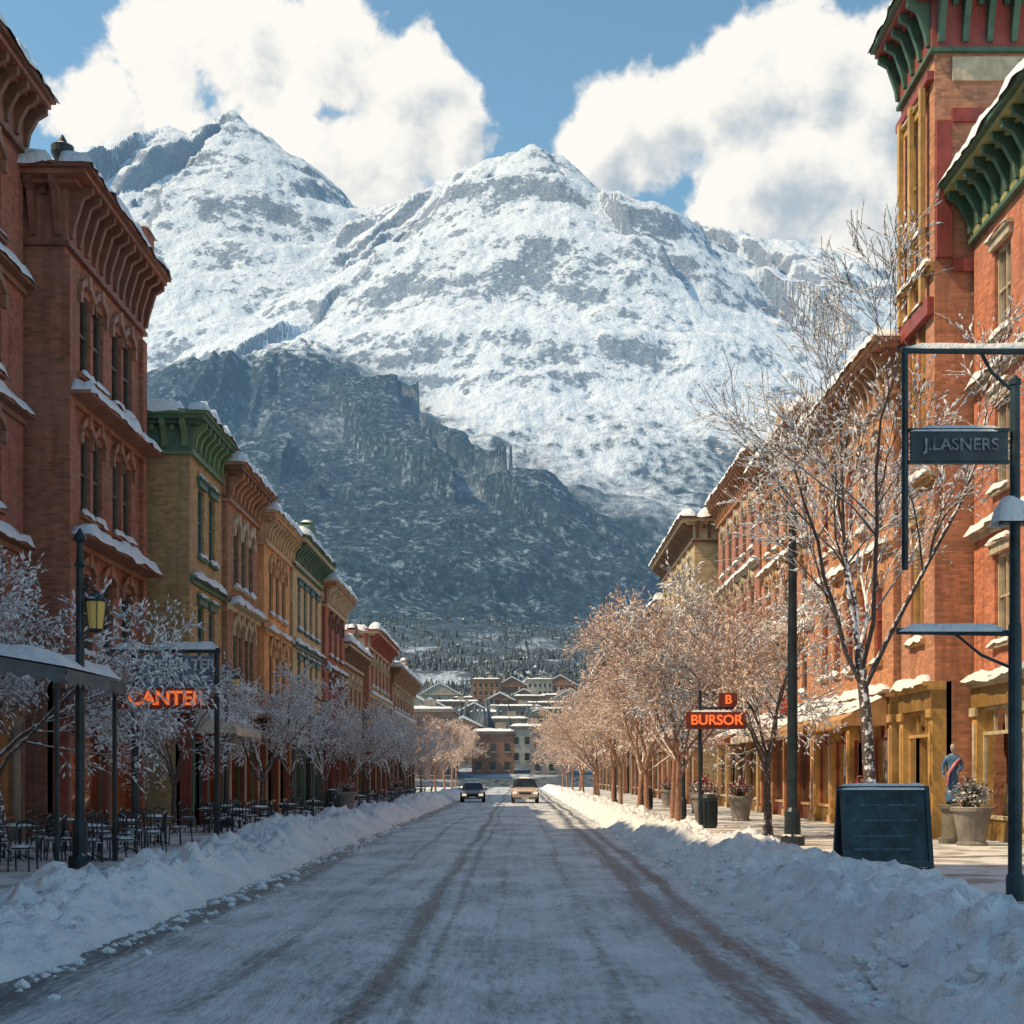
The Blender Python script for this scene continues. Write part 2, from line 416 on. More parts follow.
GR=(.07,.15,.10); RED=(.30,.06,.045); CRM=(.55,.47,.33); BRN=(.17,.09,.06); OCH=(.58,.35,.11); TEAL=(.05,.14,.15); OLV=(.34,.33,.13)
BR1=(.30,.135,.085); BR3=(.56,.25,.115)
# ---- left side
done('offscreen_shading_building',building('l0',-1,-14.6,-45,24,32,BR1,BRN,BRN,RED,BRN,[(12,1.2,1)]*5,depth=10,bays=9,seed=3))  # out of view; added and made tall to shade the foreground street
done('brick_commercial_building',building('la',-1,-14.2,24.5,40,21.3,(.29,.10,.065),(.24,.13,.09),(.26,.11,.08),(.16,.08,.05),(.30,.26,.21),[(5,1.15,1)]*4,depth=12,bays=4,seed=4,ov=.95,fh=1.2,ledge=.4))
t=building('lb',-1,-13.2,40.6,49,19.4,(.31,.115,.07),(.31,.15,.10),(.27,.105,.07),(.19,.075,.05),(.26,.06,.04),[(3,1.15,1),(2,.95,2),(2,1.05,2)],depth=13,bays=2,seed=5,ov=1.0,fh=1.6,side_wins=True,piers=True,ledge=.75)
mb,fr,sf,_=t
mtube(mb,'finial',[(-13.4,41,19.4),(-13.4,41,19.8),(-13.4,41,19.9),(-13.4,41,20.0),(-13.4,41,20.2),(-13.4,41,20.4),(-13.4,41,20.5),(-13.4,41,20.75)],[.22,.12,.1,.24,.33,.33,.16,.02],16)
box(mb,'chimney',WF,-13.6,-12.7,47.4,48.6,19,20.6); snowcap(mb,WF,-13.7,-12.6,47.3,48.7,20.6,.4)
t[3]['finial']=M_IRON; t[3]['chimney']=t[3]['walls']; done('red_brick_building',t)
done('green_cornice_building',building('lc',-1,-11.8,50,55.4,14.9,(.42,.27,.12),GR,GR,(.14,.23,.11),(.28,.06,.04),[(2,1.0,1),(2,1.0,1)],depth=12,bays=2,seed=6,hood='flat',brick=True,side_wins=True,ov=.75,awn=[(.3,5.2,4.5,0)],frame=TEAL))
done('brick_shop_building',building('ld',-1,-11.6,55.5,62,14.3,(.35,.17,.10),CRM,BRN,(.40,.2,.11),(.2,.06,.04),[(2,.8,2),(3,.9,1)],bays=2,seed=7,ov=.85,frame=GR,ledge=.5))
done('orange_shop_building',building('le',-1,-11.35,62.1,69,13.7,(.66,.33,.14),(.55,.34,.17),(.55,.32,.17),(.55,.38,.22),(.3,.08,.04),[(3,.95,1),(3,.95,1)],bays=2,seed=8,brick=False,ov=.7))
done('tan_shop_building',building('lf',-1,-11.2,69.1,79,13.8,(.54,.41,.23),TEAL,CRM,GR,(.1,.16,.13),[(4,1.0,1),(4,1.0,1)],bays=3,seed=9,brick=False,hood='flat',ov=.85,frame=TEAL,parapet=True))
done('red_shop_building',building('lg',-1,-11.0,79.1,88,13.0,(.38,.12,.075),BRN,(.38,.18,.11),CRM,(.25,.05,.04),[(3,1.1,1),(3,1.1,1)],bays=3,seed=10,ov=.8))
done('brick_saloon_building',building('lh',-1,-11.2,88.1,100,10.4,(.36,.2,.12),CRM,CRM,BRN,(.2,.1,.05),[(4,1.1,1)],bays=3,seed=11,ov=.7,parapet=True))
done('brick_hotel_building',building('li',-1,-10.8,100.1,116,12.4,(.38,.17,.11),CRM,(.5,.4,.28),RED,(.2,.06,.04),[(5,1.1,1),(5,1.1,1)],bays=4,seed=12,ov=.9))
done('corner_shop_building',building('lj',-1,-10.6,116.2,140,11.0,(.34,.18,.12),CRM,BRN,(.35,.2,.12),(.16,.08,.05),[(7,1.1,1)]*2,bays=6,seed=13,ov=.9,parapet=True))
# ---- right side
done('painted_brick_building',building('r0',1,13.3,24,41,19.3,(.54,.19,.10),CRM,OLV,GR,OCH,[(5,1.3,1)]*3,bays=4,seed=21,ov=1.05,fh=1.3,hood='flat',frame=CRM))
t=building('r1',1,12.2,41.2,44.8,25.2,(.52,.23,.125),OCH,RED,GR,OCH,[(1,1.4,1),(1,.75,2),(1,.75,2)],depth=9,bays=1,seed=22,ov=1.0,fh=1.5,hood='flat',frame=OCH)
mb,fr,sf,m=t
for z0,z1,r in((22.4,23.1,'panel'),(16.8,17.2,'red_band'),(21.2,21.6,'red_band')):
    box(mb,r,sf,.5,8.5,.003,.09,z0,z1)
for u in(.02,4.2,8.2): box(mb,'red_band',sf,u,u+.45,.004,.16,17.2,21.2)
box(mb,'red_band',fr,0.05,3.55,.004,.2,15.6,16.1); box(mb,'red_band',fr,0.05,3.55,.004,.2,22.5,22.75)
for a in(.5,1.68,2.86): box(mb,'ochre_pier',fr,a,a+.24,.13,.27,16.1,22.5)
m['panel']=surf('cream_panel',CRM,.7); m['red_band']=surf('red_band',RED,.6); m['ochre_pier']=surf('ochre_pier',OCH,.6)
done('corner_tower_building',t)
done('orange_brick_building',building('r2',1,12.0,45,57,15.9,BR3,(.55,.34,.18),(.46,.21,.13),(.5,.3,.16),OCH,[(5,1.05,1)]*2,bays=4,seed=23,ov=.85,fh=1.2,awn=[(.3,5.6,4.6,0),(6.4,11.6,4.6,0)],frame=RED))
done('brick_arcade_building',building('r3',1,12.0,57.1,69.5,17.0,(.58,.25,.125),(.55,.36,.2),(.40,.17,.11),(.45,.25,.12),(.35,.12,.06),[(5,1.05,1)]*3,bays=4,seed=24,ov=.85,fh=1.2,awn=[(.3,6,4.6,0),(6.6,12,4.6,0)],parapet=True))
done('red_brick_store_building',building('r4',1,11.9,69.6,84,18.2,(.42,.17,.11),CRM,(.32,.14,.09),(.4,.2,.1),(.45,.26,.1),[(5,1.1,1)]*3,bays=4,seed=25,ov=.8,awn=[(1,8,4.6,0)]))
done('yellow_brick_building',building('r5',1,10.6,85,104,17.6,(.58,.44,.24),CRM,(.55,.45,.28),BRN,(.4,.2,.1),[(6,1.1,1)]*3,bays=5,seed=27,ov=1.0,side_wins=True))
done('brick_office_building',building('r6',1,10.8,104.2,135,15.0,(.42,.26,.16),CRM,CRM,BRN,(.3,.12,.07),[(9,1.1,1)]*3,bays=7,seed=28,ov=.9))
done('stone_bank_building',building('r7',1,10.4,140,195,15.4,(.42,.29,.17),CRM,CRM,BRN,(.3,.14,.08),[(12,1.3,1)]*3,bays=8,seed=29,ov=1.0,side_wins=True))
# ------------------------------------------------------------ ground, road, pavement
def sheet(name,x0,x1,y0,y1,z,mat):
    me=bpy.data.meshes.new(name); me.from_pydata([(x0,y0,z),(x1,y0,z),(x1,y1,z),(x0,y1,z)],[],[(0,1,2,3)]); me.materials.append(mat)
    o=bpy.data.objects.new(name,me); COL.objects.link(o); return o
def road_mat():
    m,nt,b=new_mat('icy_asphalt'); pos,nor=nt.geo(); p=nt.sep(pos)
    wob=nt.m('MULTIPLY',nt.m('SUBTRACT',nt.noise(nt.vm('MULTIPLY',pos,(.25,.05,0)),1,1,.5),.5),.8)
    x=nt.m('ADD',p[0],wob)
    v2=nt.comb(x,p[1],0)
    streak=nt.noise(nt.vm('MULTIPLY',v2,(4.,.16,0)),1,5,.7)
    fine=nt.noise(nt.vm('MULTIPLY',v2,(11,3.0,0)),1,4,.7)
    patch=nt.noise(nt.vm('MULTIPLY',pos,(.8,.35,0)),1,5,.65)
    tr=0
    for c,w,a in((-4.6,.42,1.1),(-1.4,.13,1.0),(-1.02,.07,.7),(.9,.10,.45),(2.05,.19,1.0),(2.55,.16,.9),(-2.7,.10,.5),(-.3,.08,.3)):
        d=nt.m('DIVIDE',nt.m('SUBTRACT',x,c),w); g=nt.m('MULTIPLY',nt.m('POWER',2.718,nt.m('MULTIPLY',nt.m('MULTIPLY',d,d),-1)),a)
        tr=nt.m('MAXIMUM',tr,g)
    cov=nt.m('ADD',nt.m('MULTIPLY',streak,.75),nt.m('MULTIPLY',patch,.5))
    cov=nt.m('ADD',cov,nt.m('MULTIPLY',nt.m('SUBTRACT',fine,.5),.85))
    cov=nt.m('SUBTRACT',cov,nt.m('MULTIPLY',tr,.34))
    f=nt.ss(cov,.20,.68)
    grit=nt.noise(pos,38,3,.7)
    asp=nt.mix(nt.ss(grit,.35,.65),(.024,.036,.050),(.055,.074,.094))
    sn=nt.mix(nt.ss(patch,.3,.7),(.42,.455,.49),(.68,.71,.74))
    sn=nt.mix(nt.ss(grit,.5,.75,0,.45),sn,(.22,.23,.24))
    c=nt.mix(f,asp,sn)
    nt.set(b.inputs['Base Color'],c); nt.set(b.inputs['Roughness'],nt.ss(f,0,.8,.42,.62))
    b.inputs['Specular IOR Level'].default_value=.35
    h=nt.m('ADD',nt.noise(nt.vm('MULTIPLY',pos,(11,3.0,0)),1,3,.7),nt.m('MULTIPLY',nt.noise(nt.vm('MULTIPLY',pos,(3.,.25,0)),1,2,.7),1.2))
    nt.l(nt.bump(h,.9,.05),b.inputs['Normal']); return m
def walk_mat():
    m,nt,b=new_mat('snowy_concrete'); pos,nor=nt.geo()
    br=nt.n('ShaderNodeTexBrick'); nt.l(pos,br.inputs['Vector']); br.offset=0
    br.inputs['Scale'].default_value=1; br.inputs['Brick Width'].default_value=1.5; br.inputs['Row Height'].default_value=1.5; br.inputs['Mortar Size'].default_value=.015
    br.inputs['Color1'].default_value=(.30,.28,.26,1); br.inputs['Color2'].default_value=(.36,.34,.31,1); br.inputs['Mortar'].default_value=(.1,.1,.1,1)
    n=nt.noise(pos,.8,5,.65); c=nt.mix(nt.ss(n,.40,.54),br.outputs['Color'],(.66,.68,.70))
    nt.set(b.inputs['Base Color'],c); b.inputs['Roughness'].default_value=.7
    nt.l(nt.bump(nt.noise(pos,3,4,.7),.5,.05),b.inputs['Normal']); return m
sheet('ground',-9000,9000,-9000,9000,-.02,M_SNOW)
sheet('road',-5.6,4.2,-40,235,.004,road_mat())
WM=walk_mat()
for nm,x0,x1 in(('pavement',-16,-5.6),('pavement',4.2,15)):
    mb=MB(); box(mb,'slab',WF,x0 if x0<0 else x0+.18,x1-.18 if x0<0 else x1,-40,200,-.01,.14)
    kx=(x1-.18,x1) if x0<0 else (x0,x0+.18)
    box(mb,'kerb',WF,kx[0],kx[1],-40,200,-.01,.15)
    mb.build(nm,dict(slab=WM,kerb=surf('kerb_stone',(.3,.3,.3),.8)))
def grid_mesh(name,X,Y,Z,mat,smooth=True,attr=None):
    r,c=X.shape; V=np.stack([X,Y,Z],-1).reshape(-1,3).astype(np.float32)
    i=np.arange(r*c).reshape(r,c); q=np.stack([i[:-1,:-1],i[:-1,1:],i[1:,1:],i[1:,:-1]],-1).reshape(-1,4).astype(np.int32)
    me=bpy.data.meshes.new(name); me.vertices.add(len(V)); me.vertices.foreach_set('co',V.ravel())
    me.loops.add(q.size); me.loops.foreach_set('vertex_index',q.ravel()); me.polygons.add(len(q))
    me.polygons.foreach_set('loop_start',np.arange(0,q.size,4,dtype=np.int32))
    me.update(calc_edges=True); me.validate()
    if smooth: me.polygons.foreach_set('use_smooth',[True]*len(me.polygons))
    if attr is not None:
        a=me.attributes.new('wooded','FLOAT','POINT'); a.data.foreach_set('value',attr.ravel().astype(np.float32))
    me.materials.append(mat); o=bpy.data.objects.new(name,me); COL.objects.link(o); return o
def bank(xr,xo_fn,seed,hgt):
    ys=np.concatenate([np.arange(4,45,.10),np.arange(45,90,.25),np.arange(90,205,.6)]); s=np.linspace(0,1,46)
    S,Y=np.meshgrid(s,ys)
    edge=xr+.35*pn(Y*.35,Y*0+3,seed)+.18*pn(Y*1.7,Y*0,seed+2)
    outer=xo_fn(Y)+.4*pn(Y*.3,Y*0+9,seed+4)
    X=edge+(outer-edge)*S
    prof=np.clip(S/.30,0,1)**.75*np.clip((1-S)/.35,0,1)**.8
    Hh=hgt*(.85+.75*pn(Y*.22,X*.3,seed+5)+.45*pn(Y*.7,X*.7,seed))
    Z=prof*(Hh+.20*ridged(X*1.1,Y*1.1,3,seed)-.1+.26*fbm(X*3,Y*3,4,seed+3))+.14*np.clip(fbm(X*5,Y*5,3,seed+7),0,1)*(prof>0.02)
    Z=np.maximum(Z,0)-.03*(prof<=.001)
    X=X+.08*pn(X*4,Y*4,seed+8)
    if xr<0: X=X[:,::-1];Z=Z[:,::-1];Y=Y[:,::-1]
    return grid_mesh('snow_bank',X,Y,Z+.005,M_SNOW)
bank(-4.9,lambda y:-7.6+0*y,1,.62)
bank(3.25,lambda y:np.where(y<24,7.0,np.where(y<30,7.0-(y-24)/6*1.2,5.8)),2,.55)
def clods():
    V=[];Fc=[]
    ico=[(0,0,1),(.89,0,.45),(.28,.85,.45),(-.72,.53,.45),(-.72,-.53,.45),(.28,-.85,.45),(.72,.53,-.45),(-.28,.85,-.45),(-.89,0,-.45),(-.28,-.85,-.45),(.72,-.53,-.45),(0,0,-1)]
    fi=[(0,1,2),(0,2,3),(0,3,4),(0,4,5),(0,5,1),(1,6,2),(2,7,3),(3,8,4),(4,9,5),(5,10,1),(6,7,2),(7,8,3),(8,9,4),(9,10,5),(10,6,1),(11,7,6),(11,8,7),(11,9,8),(11,10,9),(11,6,10)]
    rg=random.Random(4)
    for i in range(2400):
        y=rg.uniform(11,70)*rg.uniform(.6,1)+3
        if rg.random()<.5: x=-4.75-rg.random()**2*1.6+.5*abs(rg.gauss(0,.5)); 
        else: x=3.2+rg.random()**2*1.8-.5*abs(rg.gauss(0,.5))
        r=.015+.085*rg.random()**3; o=len(V)
        d=(x+4.9)*-1 if x<0 else x-3.25
        zz=max(0,min(.4,d*.55))
        for q in ico: V.append((x+q[0]*r*rg.uniform(.7,1.3),y+q[1]*r*rg.uniform(.7,1.3),zz+q[2]*r*rg.uniform(.6,1)))
        Fc+= [tuple(a+o for a in f) for f in fi]
    me=bpy.data.meshes.new('snow_clods'); me.from_pydata(V,[],Fc); me.materials.append(M_SNOW)
    COL.objects.link(bpy.data.objects.new('snow_clods',me))
clods()
# ------------------------------------------------------------ mountains
def P3(x,y,Y): return (PX(x,Y),Y,PZ(y,Y))
RIDGES=[
 ([P3(-250,420,7300),P3(-60,300,7400),P3(50,205,7500),P3(95,150,7500),P3(130,130,7500),P3(165,125,7500),P3(188,141,7500),P3(207,126,7500),P3(228,112,7500),P3(250,138,7450),P3(275,170,7400),P3(305,198,7300),P3(370,206,7000),P3(430,203,6600)],.86,0),
 ([P3(430,203,6600),P3(455,174,6200),P3(485,158,6050),P3(525,147,6000),P3(562,158,6000),P3(600,183,6000),P3(650,200,6050),P3(700,224,6100),P3(760,236,6150),P3(830,252,6200),P3(950,300,6300),P3(1250,420,6500)],.86,0),
 ([P3(525,150,6000),P3(545,215,5600),P3(572,300,5150),P3(560,360,4750),P3(530,430,4350),P3(520,500,4000)],.95,0),
 ([P3(572,300,5150),P3(612,385,4600),P3(655,470,4100),P3(640,545,3700)],.95,0),
 ([P3(485,160,6050),P3(468,230,5600),P3(430,300,5200),P3(410,350,4900),P3(440,420,4500),P3(470,480,4200)],.95,0),
 ([P3(700,224,6100),P3(705,290,5600),P3(740,360,5000),P3(765,430,4400),P3(745,500,3800),P3(690,570,3200)],.85,0),
 ([P3(650,200,6050),P3(640,290,5500),P3(668,350,5100)],1.0,0),
 ([P3(370,208,7000),P3(350,250,6500),P3(330,290,6000)],1.0,0),
 ([P3(228,115,7500),P3(245,190,7000),P3(222,258,6300),P3(180,290,5900),P3(100,330,5500),P3(0,370,5200)],.85,0),
 ([P3(222,258,6300),P3(262,300,5600),P3(295,335,5000)],1.0,0),
 ([P3(-150,450,4300),P3(60,415,4300),P3(150,388,4300),P3(220,364,4300),P3(308,341,4300),P3(350,370,4050),P3(395,412,3750),P3(455,470,3350),P3(520,535,3050),P3(575,598,2850)],.62,1),
 ([P3(308,341,4300),P3(290,440,3600),P3(320,540,3000)],.60,1),
 ([P3(180,376,4300),P3(190,460,3700),P3(220,560,3000)],.60,1),
 ([P3(395,412,3750),P3(400,500,3250),P3(430,570,2800)],.65,1),
 ([P3(1300,560,4000),P3(950,545,3600),P3(800,585,3200),P3(720,612,2850),P3(650,640,2600)],.5,1),
]
FY=[0,225,500,1000,1500,2800,4000,9500]; FZ=[-.6,-.3,17,58,115,280,440,900]
def terrain(X,Y,want=False):
    base=np.interp(Y,FY,FZ)+np.clip((Y-400)/1000,0,1)*(22*fbm(X/300,Y/300,4,3)+10*fbm(X/90,Y/90,3,9))
    wx=X+65*fbm(X/700,Y/700,4,21)+9*fbm(X/110,Y/110,3,33); wy=Y+80*fbm(X/700+9,Y/700,4,22)
    bests=[np.full(X.shape,-1e9),np.full(X.shape,-1e9)]
    for ri,(pts,s,kind) in enumerate(RIDGES):
        rb=np.full(X.shape,-1e9); rd=np.zeros(X.shape); ra=np.zeros(X.shape); cum=0; sd=np.ones(X.shape)
        for (a,b) in zip(pts[:-1],pts[1:]):
            ax,ay,az=a;bx,by,bz=b; dx,dy=bx-ax,by-ay; L2=dx*dx+dy*dy; L=L2**.5
            t=np.clip(((wx-ax)*dx+(wy-ay)*dy)/L2,0,1)
            d=np.hypot(wx-(ax+t*dx),wy-(ay+t*dy))
            z=az+t*(bz-az)-s*d*(1-.10*np.clip(d/2500,0,1))
            m=z>rb; rb=np.where(m,z,rb); rd=np.where(m,d,rd); ra=np.where(m,cum+t*L,ra); sd=np.where(m,np.sign((wx-ax)*dy-(wy-ay)*dx),sd); cum+=L
        al=ra+sd*777+ri*1234
        g1=1-2.0*np.abs(pn(al/330,rd/1500,50+ri)); g2=1-2.0*np.abs(pn(al/135,rd/620,60+ri)); g3=1-2*np.abs(pn(al/60,rd/260,70+ri))
        k=np.clip(rd/380,0,1)
        rb=rb+k*(210*(g1-.5)+100*(g2-.5))+np.clip(rd/80,.15,1)*36*(g3-.5)
        bests[kind]=np.maximum(bests[kind],rb)
    best=np.maximum(*bests)
    best=best+22*fbm(X/130,Y/130,3,44)+11*ridged(X/45,Y/45,3,47)-8
    d=(best-base)/120.; h=np.clip(.5+.5*d,0,1); Z=base*(1-h)+best*h+ 60*h*(1-h)
    w=np.clip((Y-1400)/900,0,1); Z=base*(1-w)+Z*w
    if want: return Z,np.clip((bests[1]-bests[0])/160+.5,0,1)
    return Z
ys=np.concatenate([np.linspace(215,1400,120),np.geomspace(1410,9000,720)]); us=np.linspace(-.60,.60,900)
U,Yg=np.meshgrid(us,ys); Xg=U*Yg
Zg,Wg=terrain(Xg,Yg,True)
def mountain_mat():
    m,nt,b=new_mat('mountain_snow_rock_forest'); pos,nor=nt.geo(); p=nt.sep(pos); nz=nt.sep(nor)[2]
    wd=nt.n('ShaderNodeAttribute',attribute_name='wooded').outputs['Fac']
    n400=nt.noise(pos,.0028,3,.6); n60=nt.noise(pos,.016,4,.65); n12=nt.noise(pos,.07,4,.7)
    vs=nt.noise(nt.vm('MULTIPLY',pos,(.03,.03,.006)),1,5,.65)
    c0=lambda v,k: nt.m('MULTIPLY',nt.m('SUBTRACT',v,.5),k)
    st=nt.m('ADD',nz,nt.m('ADD',c0(n60,.5),c0(vs,.55)))
    st=nt.m('ADD',st,nt.m('ADD',c0(n12,.45),c0(n400,.7)))
    rock=nt.ss(st,.67,.55)
    rc=nt.mix(nt.ss(n12,.3,.7),(.06,.085,.13),(.17,.205,.26))
    hi=nt.mix(nt.m('MULTIPLY',rock,.82),(.60,.66,.735),rc)
    # snow showing between the trees, in streaks down the fall line and in the clearings
    fr_=nt.ss(nt.m('ADD',nt.m('MULTIPLY',n12,.55),nt.m('ADD',nt.m('MULTIPLY',n60,.35),nt.m('MULTIPLY',vs,.35))),.64,.78)
    lo=nt.mix(nt.m('MULTIPLY',fr_,.55),nt.mix(nt.ss(n12,.38,.62),(.008,.020,.032),(.034,.060,.080)),(.34,.43,.52))
    e=nt.m('ADD',p[2],nt.m('ADD',c0(n400,900),nt.m('ADD',c0(n60,450),c0(vs,900))))
    far=nt.ss(e,480,980); near=nt.ss(nt.m('ADD',p[2],nt.m('ADD',c0(n60,400),c0(vs,500))),1200,1380)
    f=nt.n('ShaderNodeMix',data_type='FLOAT'); nt.set(f.inputs[0],wd); nt.set(f.inputs[2],far); nt.set(f.inputs[3],near)
    c=nt.mix(f.outputs[0],lo,hi)
    vf=nt.ss(p[2],270,150)
    vc=nt.mix(nt.ss(nt.m('ADD',n60,nt.m('MULTIPLY',n12,.4)),.56,.70),(.40,.47,.54),(.08,.10,.115))
    c=nt.mix(vf,c,vc)
    nt.set(b.inputs['Base Color'],c); b.inputs['Roughness'].default_value=.9; b.inputs['Specular IOR Level'].default_value=.1
    # aerial perspective: haze imitated by a blue glow put into the terrain surface (depends on where the point stands, not on the viewer)
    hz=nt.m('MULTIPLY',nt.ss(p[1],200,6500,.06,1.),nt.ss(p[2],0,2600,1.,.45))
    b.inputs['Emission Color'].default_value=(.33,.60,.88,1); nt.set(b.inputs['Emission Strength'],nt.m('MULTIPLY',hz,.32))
    nt.l(nt.bump(nt.noise(pos,.03,5,.72),.9,24),b.inputs['Normal']); return m
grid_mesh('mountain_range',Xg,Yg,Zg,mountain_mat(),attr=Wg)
def th(x,y): return float(terrain(np.array([x]),np.array([float(y)]))[0])
# ------------------------------------------------------------ distant forest (one mesh)
def forest():
    rg=np.random.default_rng(5); V=[];Fc=[]
    N=16000; y=np.exp(rg.uniform(np.log(320),np.log(2300),N)); u=rg.uniform(-.20,.17,N); x=u*y
    cl=fbm(x/140,y/140,3,77); keep=(cl>-.12); x=x[keep];y=y[keep]; z=terrain(x,y)
    for a,b_,c in zip(x,y,z):
        con=rg.random()<(.5 if b_<900 else .85)
        h=rg.uniform(6,13) if con else rg.uniform(4,8); r=h*(rg.uniform(.17,.27) if con else rg.uniform(.35,.5)); o=len(V); ph=rg.uniform(0,6)
        k=5
        for (zz,rr) in((.12,1.),(.5,.6)) if con else ((.25,.8),(.55,1.)):
            for j in range(k):
                t=ph+j*2*math.pi/k+zz; q=rr*r*rg.uniform(.75,1.25); V.append((a+math.cos(t)*q,b_+math.sin(t)*q,c+zz*h))
            V.append((a,b_,c+h*(zz+.5 if con else zz+.4)))
        for s in(0,k+1):
            for j in range(k): Fc.append((o+s+j,o+s+(j+1)%k,o+s+k))
    me=bpy.data.meshes.new('distant_forest'); me.from_pydata(V,[],Fc)
    m=surf('winter_foliage',(.10,.13,.155),.9,var=.6,ns=.08,snow=.36)
    me.materials.append(m); COL.objects.link(bpy.data.objects.new('distant_forest',me))
forest()
# ------------------------------------------------------------ distant town
def town():
    rg=random.Random(9)
    cols=[(.32,.17,.12),(.40,.30,.2),(.27,.22,.2),(.38,.2,.13),(.44,.38,.32),(.25,.15,.12)]
    spec=[(486,560,11,22,19,'flat'),(540,620,11,20,17,'flat'),(515,430,16,18,10,'flat'),(548,470,16,18,11,'flat'),(505,330,11,14,8.5,'flat'),(552,380,12,16,10,'flat'),
          (474,400,11,14,9,'gable'),(455,470,16,16,11,'flat'),(430,420,14,14,9,'gable'),(570,520,18,16,11,'gable'),(585,420,12,12,9,'flat'),(527,300,7,12,7.5,'flat'),(493,265,8,12,7.5,'flat'),(552,262,8,12,8.5,'flat'),
          (412,330,14,12,11,'gable'),(440,640,20,18,11,'gable'),(512,700,18,18,11,'gable'),(560,760,20,18,10,'gable'),(480,820,18,18,10,'gable'),(595,660,18,16,10,'gable'),(610,300,14,20,12,'flat'),(420,250,12,20,12,'flat'),(530,520,12,14,13,'flat'),(500,480,10,14,12,'gable'),
          (463,300,8,12,8,'gable'),(574,310,9,12,9,'gable'),(470,600,14,12,11,'flat'),(556,560,12,12,12,'flat'),(524,610,10,12,11,'gable'),(500,640,13,12,10,'flat'),(540,360,8,9,9,'gable'),(486,360,8,9,9.5,'flat')]
    for (px,Y,w,d,h,kind) in spec:
        x=PX(px,Y); z=th(x,Y)-1.5; mb=MB(); fr=Fr((x-w/2,Y,z),(1,0,0),(0,-1,0)); h=h+1.5
        box(mb,'walls',fr,0,w,-d,0,0,h)
        nfl=max(1,int((h-1.5)/3)); nw=max(3,int(w/2.2))
        for f in range(nfl):
            for i in range(nw):
                c=(i+.5)*w/nw; zz=2.2+f*(h-2)/nfl
                box(mb,'windows',fr,c-.5,c+.5,0,.06,zz,zz+1.6); box(mb,'window_sills',fr,c-.6,c+.6,0,.15,zz-.15,zz)
        if kind=='flat':
            box(mb,'parapet',fr,-.25,w+.25,-d-.25,.25,h,h+.6); snowcap(mb,fr,-.3,w+.3,-d-.3,.3,h+.6,.7,1.2)
            box(mb,'roof_unit',fr,w*.55,w*.55+2,-6,-3,h+.6,h+2.4)
        else:
            rh=w*.3
            P=fr.p
            pts=[P(-.6,.6,h),P(w+.6,.6,h),P(w+.6,-d-.6,h),P(-.6,-d-.6,h),P(w/2,.6,h+rh),P(w/2,-d-.6,h+rh)]
            mb.add('snow',pts,[(0,4,5,3),(1,2,5,4),(3,2,1,0)]); mb.add('walls',[P(-.3,.3,h),P(w+.3,.3,h),P(w/2,.3,h+rh*.9)],[(0,1,2)])
            mb.add('snow',[P(-.6,.6,h),P(w/2,.6,h+rh),P(w/2,.6,h+rh-.6),P(.2,.6,h)],[(0,1,2,3)]); mb.add('snow',[P(w+.6,.6,h),P(w/2,.6,h+rh),P(w/2,.6,h+rh-.6),P(w-.2,.6,h)],[(0,1,2,3)])
            box(mb,'chimney',fr,w*.25,w*.25+.9,-d*.4,-d*.4+.9,h,h+rh+.8)
        c=rg.choice(cols)
        mb.build('distant_building',dict(walls=surf('dw%.2f%.2f'%c[:2],c,.85,var=.2,ns=.3),windows=surf('dwin',(.04,.05,.06),.2),window_sills=surf('dsill',(.5,.48,.45)),parapet=surf('dpar',(.3,.24,.2)),snow=M_SNOW,roof_unit=surf('dpar',(.3,.24,.2)),chimney=surf('dpar',(.3,.24,.2))))
town()
